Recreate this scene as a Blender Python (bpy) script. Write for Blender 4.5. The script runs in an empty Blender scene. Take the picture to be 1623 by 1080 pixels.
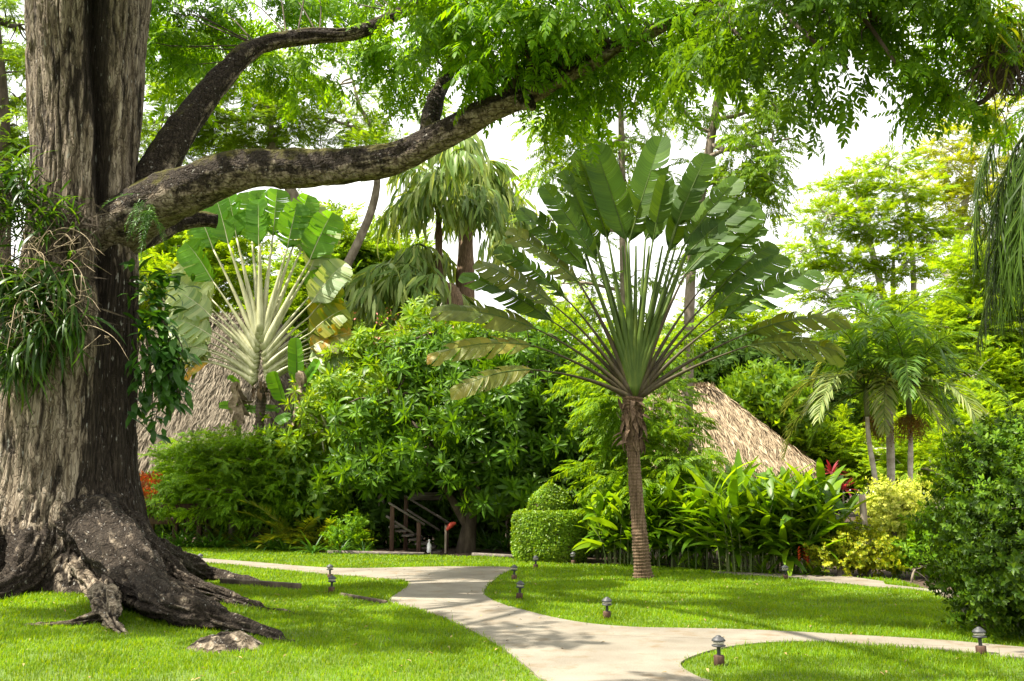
import bpy, math
import numpy as np
from math import sin, cos, pi, radians

rng = np.random.default_rng(11)
scene = bpy.context.scene
COL = scene.collection

# ------------------------------------------------------------------ camera geometry (photo pixels -> world)
FPX, CX, CY = 1578.0, 811.5, 540.0
PITCH = math.atan(240.0 / 1578.0)
CAMZ = 1.6
_cp, _sp = cos(PITCH), sin(PITCH)

def hgt(x, y):
    """gentle rise of the lawn round the big tree"""
    return 0.22 * np.exp(-(((x + 6.6) / 2.9) ** 2 + ((y - 14.3) / 2.9) ** 2))

def ray(px, py):
    u = (px - CX) / FPX; v = (CY - py) / FPX
    return np.array([u, _cp - v * _sp, _sp + v * _cp])

def P(px, py, d):
    r = ray(px, py); t = d / r[1]
    return np.array([r[0] * t, d, CAMZ + r[2] * t])

def G(px, py):
    r = ray(px, py); z = 0.0
    for _ in range(12):
        t = (z - CAMZ) / r[2]
        z = 0.5 * z + 0.5 * float(hgt(r[0] * t, r[1] * t))
    t = (z - CAMZ) / r[2]
    return np.array([r[0] * t, r[1] * t, z])

def m_px(d):
    return d / FPX

def nrm(v):
    v = np.asarray(v, float)
    return v / (np.linalg.norm(v, axis=-1, keepdims=True) + 1e-9)

# ------------------------------------------------------------------ noise
def _hash(ix, iy, iz, seed):
    h = (ix * 374761393 + iy * 668265263 + iz * 2147483647 + seed * 974634777) & 0xFFFFFFFF
    h = ((h ^ (h >> 13)) * 1274126177) & 0xFFFFFFFF
    h = h ^ (h >> 16)
    return (h & 0xFFFF) / 65535.0

def vnoise(p, seed=0):
    p = np.asarray(p, float)
    i = np.floor(p).astype(np.int64); f = p - i
    f = f * f * (3 - 2 * f)
    r = 0
    for dx in (0, 1):
        wx = f[:, 0] if dx else 1 - f[:, 0]
        for dy in (0, 1):
            wy = f[:, 1] if dy else 1 - f[:, 1]
            for dz in (0, 1):
                wz = f[:, 2] if dz else 1 - f[:, 2]
                r = r + wx * wy * wz * _hash(i[:, 0] + dx, i[:, 1] + dy, i[:, 2] + dz, seed)
    return r

def fbm(p, oc=3, seed=0):
    p = np.asarray(p, float); a, s, t = 1.0, 0.0, 0.0
    for k in range(oc):
        s = s + a * vnoise(p * 2 ** k, seed + k); t += a; a *= 0.5
    return s / t

# ------------------------------------------------------------------ mesh builder
ORIG = {}

class MB:
    """collects triangles and quads and links them as ONE mesh object"""
    def __init__(s):
        s.V = []; s.T = []; s.Q = []; s.mT = []; s.mQ = []; s.A = []; s.n = 0; s.has_attr = False
    def add(s, V, T=None, Q=None, m=0, a=None):
        V = np.asarray(V, np.float32).reshape(-1, 3)
        s.V.append(V)
        if T is not None and len(T):
            T = np.asarray(T, np.int64).reshape(-1, 3) + s.n; s.T.append(T); s.mT.append(np.full(len(T), m))
        if Q is not None and len(Q):
            Q = np.asarray(Q, np.int64).reshape(-1, 4) + s.n; s.Q.append(Q); s.mQ.append(np.full(len(Q), m))
        if a is None:
            s.A.append(np.zeros(len(V), np.float32))
        else:
            s.A.append(np.asarray(a, np.float32)); s.has_attr = True
        s.n += len(V)
    def tem(s):
        V = np.concatenate(s.V)
        T = np.concatenate(s.T) if s.T else np.zeros((0, 3), np.int64)
        Q = np.concatenate(s.Q) if s.Q else np.zeros((0, 4), np.int64)
        return V, T, Q
    def scatter(s, tem, pos, R, sc, m=0):
        V, T, Q = tem
        pos = np.asarray(pos, float); N = len(pos)
        if N == 0: return
        sc = np.broadcast_to(np.asarray(sc, float), (N,))
        W = np.einsum('nij,mj->nmi', R, V) * sc[:, None, None] + pos[:, None, :]
        off = (np.arange(N) * len(V))[:, None, None]
        s.add(W.reshape(-1, 3), (T[None] + off).reshape(-1, 3) if len(T) else None,
              (Q[None] + off).reshape(-1, 4) if len(Q) else None, m)
    def scatter_multi(s, tems, pos, R, sc, m=0, rg=None):
        rg = rg or rng
        pos = np.asarray(pos, float); N = len(pos)
        sc = np.broadcast_to(np.asarray(sc, float), (N,))
        k = rg.integers(0, len(tems), N)
        for i, t in enumerate(tems):
            q = k == i
            if q.any(): s.scatter(t, pos[q], R[q], sc[q], m)
    def build(s, name, mats, parent=None, smooth=True):
        if not isinstance(mats, (list, tuple)): mats = [mats]
        V = np.concatenate(s.V)
        org = np.zeros(3)
        if parent is not None: org = np.array(ORIG.get(parent.name, (0, 0, 0)))
        V = V - org.astype(np.float32)
        me = bpy.data.meshes.new(name)
        T = np.concatenate(s.T) if s.T else np.zeros((0, 3), np.int64)
        Q = np.concatenate(s.Q) if s.Q else np.zeros((0, 4), np.int64)
        me.vertices.add(len(V)); me.vertices.foreach_set('co', np.ascontiguousarray(V, np.float32).ravel())
        li = np.concatenate([T.ravel(), Q.ravel()]).astype(np.int32)
        me.loops.add(len(li)); me.loops.foreach_set('vertex_index', li)
        ls = np.concatenate([np.arange(len(T)) * 3, len(T) * 3 + np.arange(len(Q)) * 4]).astype(np.int32)
        me.polygons.add(len(ls)); me.polygons.foreach_set('loop_start', ls)
        mi = np.concatenate((s.mT or [np.zeros(0)]) + (s.mQ or [np.zeros(0)])).astype(np.int32)
        me.polygons.foreach_set('material_index', mi)
        me.polygons.foreach_set('use_smooth', np.full(len(ls), smooth))
        if s.has_attr:
            at = me.attributes.new('along', 'FLOAT', 'POINT')
            at.data.foreach_set('value', np.concatenate(s.A))
        me.update(calc_edges=True)
        for m in mats: me.materials.append(m)
        o = bpy.data.objects.new(name, me); COL.objects.link(o)
        if parent is not None:
            o.parent = parent; ORIG[o.name] = tuple(org)
        else:
            ORIG[o.name] = (0, 0, 0)
        return o

def tag(o, label=None, cat=None, group=None, kind=None):
    if label: o['label'] = label
    if cat: o['category'] = cat
    if group: o['group'] = group
    if kind: o['kind'] = kind
    return o

def thing(name, label, cat, loc, group=None):
    o = bpy.data.objects.new(name, None); COL.objects.link(o)
    o.location = [float(c) for c in loc]; o.empty_display_size = 0.2
    ORIG[o.name] = tuple(float(c) for c in loc)
    return tag(o, label, cat, group)

def copy_tree(o, loc, rotz=0.0, label=None, scale=1.0):
    r = o.copy(); COL.objects.link(r); r.location = [float(c) for c in loc]
    r.rotation_euler = (0, 0, rotz); r.scale = (scale,) * 3
    if label: r['label'] = label
    for ch in list(o.children):
        c = ch.copy(); COL.objects.link(c); c.parent = r
        for g in list(ch.children):
            d = g.copy(); COL.objects.link(d); d.parent = c
    return r

# ------------------------------------------------------------------ shapes
def frames(d, up, roll=None):
    X = nrm(d); up = np.broadcast_to(np.asarray(up, float), X.shape)
    Y = np.cross(up, X); bad = np.linalg.norm(Y, axis=1) < 1e-4
    if bad.any(): Y[bad] = np.cross(np.array([0.3, 0.9, 0.1]), X[bad])
    Y = nrm(Y); Z = np.cross(X, Y)
    if roll is not None:
        c, s_ = np.cos(roll)[:, None], np.sin(roll)[:, None]
        Y, Z = Y * c + Z * s_, Z * c - Y * s_
    return np.stack([X, Y, Z], axis=2)

def rdirs(n, rg=None):
    return nrm((rg or rng).normal(size=(n, 3)))

def leaf_rhomb(L, W, fold=0.25):
    V = [(0, 0, 0), (0.45 * L, W / 2, fold * W / 2), (L, 0, -0.08 * L), (0.45 * L, -W / 2, fold * W / 2)]
    return np.array(V), np.array([(0, 2, 1), (0, 3, 2)]), np.zeros((0, 4), int)

def leaf_hex(L, W, fold=0.25, droop=0.12):
    V = [(0, 0, 0), (.32 * L, W / 2, fold * W / 2 - droop * .10 * L), (.32 * L, 0, -droop * .10 * L), (.32 * L, -W / 2, fold * W / 2 - droop * .10 * L),
         (.70 * L, W * .40, fold * W * .4 - droop * .5 * L), (.70 * L, 0, -droop * .5 * L), (.70 * L, -W * .40, fold * W * .4 - droop * .5 * L), (L, 0, -droop * L)]
    T = [(0, 2, 1), (0, 3, 2), (4, 5, 7), (5, 6, 7)]
    Q = [(1, 2, 5, 4), (2, 3, 6, 5)]
    return np.array(V), np.array(T), np.array(Q)

def leaf_grid(L, W, fold=0.3, arch=0.3, nx=7, tip=0.8, wave=0.0, stalk=0.0):
    """a broad leaf blade bending down along its length"""
    V = []; ph = rng.uniform(0, 6)
    for i in range(nx + 1):
        t = i / nx
        w = W / 2 * max(0.02, (sin(pi * min(1, max(0, t)) ** tip)) ** 0.7) if 0 < t < 1 else W * 0.01
        a = arch * t * 1.5
        x = stalk + L * (sin(a) / (arch * 1.5) if arch > 1e-3 else t)
        z = -L * ((1 - cos(a)) / (arch * 1.5) if arch > 1e-3 else 0)
        wv = wave * sin(t * 17 + ph)
        V += [(x, w, z + fold * w + wv * W), (x, 0, z), (x, -w, z + fold * w - wv * W)]
    Q = []
    for i in range(nx):
        a = i * 3
        Q += [(a, a + 1, a + 4, a + 3), (a + 1, a + 2, a + 5, a + 4)]
    return np.array(V), np.zeros((0, 3), int), np.array(Q)

def pinnate(npairs, L, lL, lW, droop=0.25, hang=0.3, leaf=leaf_rhomb, rg=None, ang=62):
    rg = rg or rng
    mb = MB(); lf = leaf(lL, lW)
    ts = np.linspace(0.18, 0.97, npairs)
    pos = []; dr = []; sc = []
    def c(t): return np.array([L * t, 0, -droop * L * t * t])
    for t in ts:
        for s in (1, -1):
            a = radians(ang) * (1 - 0.35 * t)
            d = np.array([cos(a), s * sin(a), -hang * (0.6 + 0.8 * rg.random())]) + rg.normal(size=3) * 0.09
            pos.append(c(t + rg.uniform(-.015, .015))); dr.append(d); sc.append((0.75 + 0.5 * sin(pi * min(1, t * .85 + .1))) * rg.uniform(.85, 1.1) * .85)
    pos.append(c(1)); dr.append(np.array([1, 0, -2 * droop])); sc.append(1.0)
    dr = np.array(dr)
    mb.scatter(lf, np.array(pos), frames(dr, (0, 0, 1), rg.normal(size=len(dr)) * .25), np.array(sc))
    w = 0.006 + 0.004 * L
    k = 5; V = []; Q = []
    for i in range(k + 1):
        p = c(i / k); V += [p + (0, w * (1 - .7 * i / k), 0), p + (0, -w * (1 - .7 * i / k), 0)]
        if i: Q.append((2 * i - 2, 2 * i - 1, 2 * i + 1, 2 * i))
    mb.add(V, None, Q)
    return mb.tem()

def spray(tems, n, twig, spread=1.0, up=0.1, rg=None, down=0.0):
    """a twig that carries n leaves (templates) alternately"""
    rg = rg or rng
    mb = MB()
    t = np.linspace(0.15, 1, n); pos = np.stack([t * twig, np.zeros(n), 0.05 * np.sin(t * 5) * twig], 1)
    az = np.where(np.arange(n) % 2, 1, -1) * radians(58) * spread * (1.1 - .75 * t) + rg.normal(size=n) * .2
    d = np.stack([np.cos(az), np.sin(az), np.full(n, up) + rg.normal(size=n) * .22 - down], 1)
    mb.scatter_multi(tems, pos, frames(d, (0, 0, 1), rg.normal(size=n) * .3), rg.uniform(.75, 1.1, n), rg=rg)
    w = .012 * twig
    mb.add([(0, w, 0), (0, -w, 0), (twig, -w * .4, 0), (twig, w * .4, 0)], None, [(0, 1, 2, 3)])
    return mb.tem()

def leafball(leaf, n, L, rg=None, cone=1.0):
    """short shoot with leaves all round"""
    rg = rg or rng
    mb = MB(); t = rg.uniform(.1, 1, n); az = np.arange(n) * 2.4 + rg.normal(size=n) * .3
    el = np.interp(t, [0, 1], [-.1, .9]) * cone + rg.normal(size=n) * .2
    d = np.stack([np.sin(el), np.cos(el) * np.cos(az), np.cos(el) * np.sin(az)], 1)
    pos = np.stack([t * L, np.zeros(n), np.zeros(n)], 1)
    mb.scatter(leaf, pos, frames(d, (1, 0, .15)), rg.uniform(.7, 1.15, n))
    return mb.tem()

def catmull(pts, sub):
    pts = np.asarray(pts, float)
    if len(pts) < 3 or sub < 2:
        return pts
    p = np.concatenate([[2 * pts[0] - pts[1]], pts, [2 * pts[-1] - pts[-2]]])
    out = []
    for i in range(len(pts) - 1):
        a, b, c, d = p[i:i + 4]
        for k in range(sub):
            t = k / sub
            out.append(0.5 * ((2 * b) + (c - a) * t + (2 * a - 5 * b + 4 * c - d) * t * t + (3 * b - a - 3 * c + d) * t ** 3))
    out.append(pts[-1])
    return np.array(out)

def tube(mb, pts, rad, nseg=8, sub=4, rough=0.0, freq=3.0, seed=0, m=0, flat=None, cap=True, furrow=0.0):
    pts = np.asarray(pts, float); rad = np.asarray(rad, float)
    n0 = len(pts)
    C = catmull(pts, sub); r = np.interp(np.linspace(0, n0 - 1, len(C)), np.arange(n0), rad)
    tg = np.gradient(C, axis=0); tg = nrm(tg)
    ref = np.array([0, 0, 1.0]) if abs(tg[0, 2]) < .9 else np.array([0, 1.0, 0])
    A = nrm(np.cross(tg[0], ref)); fr = []
    for i in range(len(C)):
        A = nrm(A - tg[i] * np.dot(A, tg[i])); fr.append((A, np.cross(tg[i], A)))
    A = np.array([f[0] for f in fr]); B = np.array([f[1] for f in fr])
    th = np.arange(nseg) / nseg * 2 * pi
    ca, sa = np.cos(th), np.sin(th)
    if flat is not None: sa = sa * flat
    D = A[:, None, :] * ca[None, :, None] + B[:, None, :] * sa[None, :, None]
    rr = np.repeat(r[:, None], nseg, 1)
    if rough > 0:
        q = (C[:, None, :] + D * r[:, None, None]).reshape(-1, 3)
        rr = rr * (1 + rough * (fbm(q * freq, 3, seed).reshape(rr.shape) - .5) * 2)
    if furrow > 0:
        s = np.concatenate([[0], np.cumsum(np.linalg.norm(np.diff(C, axis=0), axis=1))])
        q = np.stack([np.repeat(s[:, None] * 1.6, nseg, 1), ca[None] * r[:, None] * 13 + 0 * rr, np.sin(th)[None] * r[:, None] * 13 + 0 * rr], -1).reshape(-1, 3)
        nz = np.abs(fbm(q, 3, seed + 9) - .5).reshape(rr.shape) * 2
        rr = rr - furrow * np.clip(1 - nz * 3.2, 0, 1)
    mb.last_up = (D[..., 2]).reshape(-1); mb.last_f = (np.clip(1 - nz * 3.2, 0, 1) if furrow > 0 else 0 * rr).reshape(-1)
    V = C[:, None, :] + D * rr[:, :, None]
    n, k = len(C), nseg
    i = np.arange(n - 1)[:, None]; j = np.arange(k)[None]
    Q = np.stack([i * k + j, i * k + (j + 1) % k, (i + 1) * k + (j + 1) % k, (i + 1) * k + j], -1).reshape(-1, 4)
    V = V.reshape(-1, 3); T = None
    if cap:
        V = np.concatenate([V, [C[0]], [C[-1]]]); jj = np.arange(k)
        T = np.concatenate([np.stack([np.full(k, n * k), (jj + 1) % k, jj], 1), np.stack([np.full(k, n * k + 1), (n - 1) * k + jj, (n - 1) * k + (jj + 1) % k], 1)])
    mb.add(V, T, Q, m)

def box(mb, c, sx, sy, sz, ax=None, m=0, bev=0.0):
    """box about c; ax = 3x3 axes (rows)"""
    ax = np.eye(3) if ax is None else np.asarray(ax, float)
    c = np.asarray(c, float); V = []
    b = min(bev, sx * .3, sy * .3, sz * .3)
    if b <= 0:
        for z in (-1, 1):
            for (x, y) in ((-1, -1), (1, -1), (1, 1), (-1, 1)):
                V.append(c + ax[0] * x * sx / 2 + ax[1] * y * sy / 2 + ax[2] * z * sz / 2)
        Q = [(3, 2, 1, 0), (4, 5, 6, 7), (0, 1, 5, 4), (1, 2, 6, 5), (2, 3, 7, 6), (3, 0, 4, 7)]
        mb.add(V, None, Q, m)
    else:
        lv = [(-sz / 2, b), (-sz / 2 + b, 0), (sz / 2 - b, 0), (sz / 2, b)]
        for z, i in lv:
            for (x, y) in ((-1, -1), (1, -1), (1, 1), (-1, 1)):
                V.append(c + ax[0] * x * (sx / 2 - i) + ax[1] * y * (sy / 2 - i) + ax[2] * z)
        Q = [(3, 2, 1, 0), (12, 13, 14, 15)]
        for k in range(3):
            for j in range(4):
                Q.append((k * 4 + j, k * 4 + (j + 1) % 4, k * 4 + 4 + (j + 1) % 4, k * 4 + 4 + j))
        mb.add(V, None, Q, m)

def beam(mb, a, b, w, h, m=0, up=(0, 0, 1), bev=.004):
    a = np.asarray(a, float); b = np.asarray(b, float)
    x = nrm(b - a); y = nrm(np.cross(up, x)); z = np.cross(x, y)
    box(mb, (a + b) / 2, np.linalg.norm(b - a), w, h, [x, y, z], m, bev)

def lathe(mb, c, prof, n=20, m=0):
    prof = np.asarray(prof, float); th = np.arange(n) / n * 2 * pi
    V = np.stack([prof[:, 0, None] * np.cos(th), prof[:, 0, None] * np.sin(th), np.repeat(prof[:, 1, None], n, 1)], -1) + np.asarray(c, float)
    k = len(prof); i = np.arange(k - 1)[:, None]; j = np.arange(n)[None]
    Q = np.stack([i * n + j, i * n + (j + 1) % n, (i + 1) * n + (j + 1) % n, (i + 1) * n + j], -1).reshape(-1, 4)
    mb.add(V.reshape(-1, 3), None, Q, m)

def in_poly(x, y, poly):
    r = np.zeros(len(x), bool); n = len(poly)
    for i in range(n):
        x1, y1 = poly[i]; x2, y2 = poly[(i + 1) % n]
        c = (y1 > y) != (y2 > y)
        r ^= c & (x < (x2 - x1) * (y - y1) / (y2 - y1 + 1e-12) + x1)
    return r

# ------------------------------------------------------------------ materials
def new_mat(name):
    m = bpy.data.materials.new(name); m.use_nodes = True
    nt = m.node_tree; nt.nodes.clear()
    return m, nt, nt.nodes, nt.links

def ramp(N, cols, pos=None):
    r = N.new('ShaderNodeValToRGB'); e = r.color_ramp.elements
    pos = pos or [i / (len(cols) - 1) for i in range(len(cols))]
    while len(e) < len(cols): e.new(0.5)
    for k, (c, p) in enumerate(zip(cols, pos)):
        e[k].position = p; e[k].color = (*c, 1)
    return r

def leafmat(name, cols, tr=.35, rough=.42, tint=(1.9, 1.6, .45), spec=.5, stripes=0.0, big=0.0, age=None):
    """leaf: gloss on top, light shining through; every leaf an own tone"""
    cols = [(min(.75, r * 1.22), min(.75, g * 1.12), b * .55) for r, g, b in cols]; tr = min(.58, tr + .07); spec *= .6; rough += .05
    m, nt, N, L = new_mat(name)
    out = N.new('ShaderNodeOutputMaterial'); geo = N.new('ShaderNodeNewGeometry')
    rp = ramp(N, cols); L.new(geo.outputs['Random Per Island'], rp.inputs[0])
    col = rp.outputs[0]
    tc = N.new('ShaderNodeTexCoord')
    nz = N.new('ShaderNodeTexNoise'); nz.inputs['Scale'].default_value = 1.1; nz.inputs['Detail'].default_value = 2
    L.new(tc.outputs['Object'], nz.inputs['Vector'])
    hs = N.new('ShaderNodeHueSaturation')
    mr = N.new('ShaderNodeMapRange'); mr.inputs[1].default_value = .3; mr.inputs[2].default_value = .7
    mr.inputs[3].default_value = .72; mr.inputs[4].default_value = 1.3
    L.new(nz.outputs[0], mr.inputs[0]); L.new(mr.outputs[0], hs.inputs['Value']); L.new(col, hs.inputs['Color']); col = hs.outputs[0]
    bs = N.new('ShaderNodeBsdfPrincipled'); bs.inputs['Roughness'].default_value = rough; bs.inputs['Specular IOR Level'].default_value = spec
    if stripes > 0:
        at = N.new('ShaderNodeAttribute'); at.attribute_name = 'along'
        cmb = N.new('ShaderNodeCombineXYZ'); L.new(at.outputs['Fac'], cmb.inputs[0])
        n2 = N.new('ShaderNodeTexNoise'); n2.inputs['Scale'].default_value = 40; n2.inputs['Detail'].default_value = 2
        L.new(cmb.outputs[0], n2.inputs['Vector'])
        mx = N.new('ShaderNodeMix'); mx.data_type = 'RGBA'; mx.blend_type = 'MULTIPLY'
        m2 = N.new('ShaderNodeMapRange'); m2.inputs[1].default_value = .3; m2.inputs[2].default_value = .7; m2.inputs[3].default_value = 1 - stripes; m2.inputs[4].default_value = 1 + stripes
        L.new(n2.outputs[0], m2.inputs[0]); hs2 = N.new('ShaderNodeHueSaturation'); L.new(m2.outputs[0], hs2.inputs['Value']); L.new(col, hs2.inputs['Color']); col = hs2.outputs[0]
        bp = N.new('ShaderNodeBump'); bp.inputs['Strength'].default_value = .5; bp.inputs['Distance'].default_value = .02
        L.new(n2.outputs[0], bp.inputs['Height']); L.new(bp.outputs[0], bs.inputs['Normal'])
    if age:
        n3 = N.new('ShaderNodeTexNoise'); n3.inputs['Scale'].default_value = age[1]; n3.inputs['Detail'].default_value = 5
        L.new(tc.outputs['Object'], n3.inputs['Vector'])
        m3 = N.new('ShaderNodeMapRange'); m3.inputs[1].default_value = age[2]; m3.inputs[2].default_value = age[2] + .1
        L.new(n3.outputs[0], m3.inputs[0])
        mx = N.new('ShaderNodeMix'); mx.data_type = 'RGBA'
        L.new(m3.outputs[0], mx.inputs[0]); L.new(col, mx.inputs[6]); mx.inputs[7].default_value = (*age[0], 1); col = mx.outputs[2]
    L.new(col, bs.inputs['Base Color'])
    mt = N.new('ShaderNodeMix'); mt.data_type = 'RGBA'; mt.blend_type = 'MULTIPLY'; mt.inputs[0].default_value = 1
    L.new(col, mt.inputs[6]); mt.inputs[7].default_value = (*tint, 1)
    tl = N.new('ShaderNodeBsdfTranslucent'); L.new(mt.outputs[2], tl.inputs['Color'])
    ms = N.new('ShaderNodeMixShader'); ms.inputs[0].default_value = tr
    L.new(bs.outputs[0], ms.inputs[1]); L.new(tl.outputs[0], ms.inputs[2]); L.new(ms.outputs[0], out.inputs[0])
    return m

def plainmat(name, cols, rough=.8, scale=(8, 8, 8), detail=5, bump=.3, bdist=.01, island=False, spec=.3, pos=None, metal=0.0):
    m, nt, N, L = new_mat(name)
    out = N.new('ShaderNodeOutputMaterial'); bs = N.new('ShaderNodeBsdfPrincipled')
    bs.inputs['Roughness'].default_value = rough; bs.inputs['Specular IOR Level'].default_value = spec; bs.inputs['Metallic'].default_value = metal
    tc = N.new('ShaderNodeTexCoord'); mp = N.new('ShaderNodeMapping'); mp.inputs['Scale'].default_value = scale
    L.new(tc.outputs['Object'], mp.inputs[0])
    nz = N.new('ShaderNodeTexNoise'); nz.inputs['Scale'].default_value = 1; nz.inputs['Detail'].default_value = detail; nz.inputs['Roughness'].default_value = .62
    L.new(mp.outputs[0], nz.inputs['Vector'])
    p2 = pos or [.3 + .4 * i / (len(cols) - 1) for i in range(len(cols))]
    rp = ramp(N, cols, p2)
    if island:
        geo = N.new('ShaderNodeNewGeometry'); ad = N.new('ShaderNodeMath'); ad.operation = 'MULTIPLY_ADD'; ad.inputs[1].default_value = .5; ad.inputs[2].default_value = -.25
        L.new(geo.outputs['Random Per Island'], ad.inputs[0]); a2 = N.new('ShaderNodeMath'); L.new(ad.outputs[0], a2.inputs[0]); L.new(nz.outputs[0], a2.inputs[1])
        L.new(a2.outputs[0], rp.inputs[0])
    else:
        L.new(nz.outputs[0], rp.inputs[0])
    L.new(rp.outputs[0], bs.inputs['Base Color'])
    if bump:
        bp = N.new('ShaderNodeBump'); bp.inputs['Strength'].default_value = bump; bp.inputs['Distance'].default_value = bdist
        L.new(nz.outputs[0], bp.inputs['Height']); L.new(bp.outputs[0], bs.inputs['Normal'])
    L.new(bs.outputs[0], out.inputs[0])
    return m
# ================================================================== materials
M = {}
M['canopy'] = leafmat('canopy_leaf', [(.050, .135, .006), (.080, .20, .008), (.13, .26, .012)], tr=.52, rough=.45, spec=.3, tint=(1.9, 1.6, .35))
M['canopy_shaded'] = leafmat('canopy_leaf_shaded', [(.034, .09, .008), (.052, .125, .010), (.075, .16, .012)], tr=.42, rough=.45, spec=.3)  # canopy leaf again, the low bough's shade put into its green
M['feather'] = leafmat('feathery_leaf', [(.095, .205, .014), (.14, .26, .018), (.20, .30, .022)], tr=.48, rough=.55, spec=.25)
M['feather_y'] = leafmat('feathery_leaf_yellow', [(.13, .215, .02), (.19, .265, .028), (.25, .295, .035)], tr=.48, rough=.55, spec=.25)
M['feather_g'] = leafmat('feathery_leaf_green', [(.07, .155, .02), (.10, .20, .024), (.14, .24, .026)], tr=.45, rough=.55, spec=.25)
M['mid'] = leafmat('mid_leaf', [(.055, .13, .010), (.09, .19, .014), (.14, .245, .018)], tr=.45, rough=.42, spec=.3)
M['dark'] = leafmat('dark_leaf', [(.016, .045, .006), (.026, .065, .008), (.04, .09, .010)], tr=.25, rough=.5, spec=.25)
M['plumeria'] = leafmat('rosette_leaf', [(.034, .095, .009), (.058, .145, .012), (.10, .215, .018)], tr=.32, rough=.38, spec=.4)
M['plumeria_lit'] = leafmat('rosette_leaf_sunlit', [(.075, .17, .012), (.12, .23, .016), (.18, .28, .02)], tr=.4, rough=.38, spec=.4)  # brighter copy of the rosette leaf, sunlight painted into its green
M['bush'] = leafmat('bush_leaf', [(.020, .056, .005), (.036, .088, .007), (.08, .155, .013)], tr=.34, rough=.38, spec=.35)
M['shrub'] = leafmat('shrub_leaf', [(.050, .135, .009), (.085, .19, .012), (.13, .25, .016)], tr=.4, rough=.45, spec=.3)
M['topiary'] = leafmat('clipped_leaf', [(.070, .165, .014), (.12, .24, .018), (.19, .31, .035)], tr=.3, rough=.35)
M['croton'] = leafmat('yellow_leaf', [(.09, .17, .012), (.23, .29, .02), (.34, .36, .03)], tr=.32, rough=.4, tint=(1.2, 1.2, .5))
M['variegated'] = leafmat('variegated_leaf', [(.24, .34, .07), (.46, .54, .16), (.60, .64, .28)], tr=.35, rough=.4, tint=(1.2, 1.2, .6))
M['red_leaf'] = leafmat('red_leaf', [(.08, .012, .03), (.17, .02, .05), (.27, .05, .10)], tr=.35, rough=.35, tint=(1.5, .9, .8))
M['rust_leaf'] = leafmat('rust_leaf', [(.12, .05, .01), (.24, .07, .015), (.30, .05, .02)], tr=.35, rough=.5, tint=(1.4, 1, .6))
M['ginger'] = leafmat('ginger_leaf', [(.045, .12, .008), (.08, .18, .011), (.15, .27, .018)], tr=.42, rough=.33, spec=.45)
M['fern'] = leafmat('fern_leaf', [(.02, .07, .012), (.032, .10, .015), (.055, .14, .02)], tr=.3, rough=.4)
M['cycad'] = leafmat('cycad_leaf', [(.05, .10, .012), (.10, .15, .016), (.17, .20, .02)], tr=.35, rough=.4)
M['strap'] = leafmat('strap_leaf', [(.015, .052, .010), (.03, .085, .014), (.065, .14, .022)], tr=.35, rough=.33, spec=.6)
M['vine'] = leafmat('vine_leaf', [(.014, .055, .012), (.026, .085, .014), (.04, .12, .018)], tr=.3, rough=.35)
M['tp_leaf'] = leafmat('paddle_leaf', [(.028, .074, .016), (.042, .10, .02), (.058, .125, .023)], tr=.36, rough=.45, spec=.3, tint=(2.4, 1.8, .25), stripes=.26)
M['tp_old'] = leafmat('paddle_leaf_old', [(.10, .14, .035), (.14, .17, .04), (.18, .18, .04)], tr=.3, rough=.35, spec=.6, tint=(2.0, 1.4, .3), stripes=.14, age=((.46, .24, .01), 1.0, .55))
M['tp_pale'] = leafmat('paddle_leaf_pale', [(.13, .22, .17), (.20, .29, .25), (.28, .36, .34)], tr=.3, rough=.35, spec=.8, stripes=.12)  # whitish sunlit sheen painted into the blade colour
M['tp_yellow'] = leafmat('paddle_leaf_yellow', [(.095, .175, .012), (.145, .205, .014), (.21, .215, .010)], tr=.4, rough=.35, tint=(1.4, 1.2, .3), stripes=.12)
M['banana'] = leafmat('banana_leaf', [(.06, .18, .02), (.09, .23, .03)], tr=.42, rough=.35, stripes=.1)
M['dry'] = plainmat('dry_leaf', [(.10, .07, .045), (.24, .18, .12), (.36, .29, .21)], rough=.85, scale=(9, 9, 9), bump=.3)
M['palm'] = leafmat('palm_leaflet', [(.045, .125, .022), (.075, .17, .032), (.115, .22, .05)], tr=.36, rough=.4, spec=.4)
M['palm_pale'] = leafmat('palm_leaflet_pale', [(.12, .20, .09), (.20, .28, .16), (.29, .36, .26)], tr=.35, rough=.4, spec=.5)
M['fishtail'] = leafmat('fishtail_leaflet', [(.065, .14, .05), (.125, .215, .10), (.25, .34, .25)], tr=.35, rough=.4, spec=.5)
M['palm_dark'] = leafmat('palm_leaflet_dark', [(.014, .036, .006), (.024, .056, .008), (.042, .088, .011)], tr=.32, rough=.45, spec=.3)
M['fruit'] = plainmat('palm_fruit', [(.16, .07, .01), (.30, .16, .02), (.16, .15, .02)], rough=.6, scale=(9, 9, 9), island=True)
M['flower_red'] = plainmat('red_flower', [(.45, .03, .01), (.62, .09, .02)], rough=.5, scale=(20, 20, 20), bump=0)
M['flower_pink'] = plainmat('pink_flower', [(.55, .10, .10), (.6, .3, .22)], rough=.5, scale=(20, 20, 20), bump=0)
M['bark_pale'] = plainmat('pale_bark', [(.26, .23, .18), (.45, .41, .34), (.55, .52, .45)], rough=.9, scale=(3, 3, 7), bump=.4, bdist=.02)
M['bark_grey'] = plainmat('grey_bark', [(.07, .055, .04), (.16, .13, .095), (.26, .22, .17)], rough=.9, scale=(5, 5, 2.5), bump=.5, bdist=.02)
M['bark_dark'] = plainmat('dark_bark', [(.025, .018, .012), (.06, .045, .03), (.12, .095, .065)], rough=.9, scale=(6, 6, 2), bump=.5, bdist=.02)
M['bark_brown'] = plainmat('brown_fibre', [(.045, .028, .016), (.12, .078, .045), (.22, .155, .10)], rough=.95, scale=(30, 30, 3), bump=.5, bdist=.02)
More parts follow.
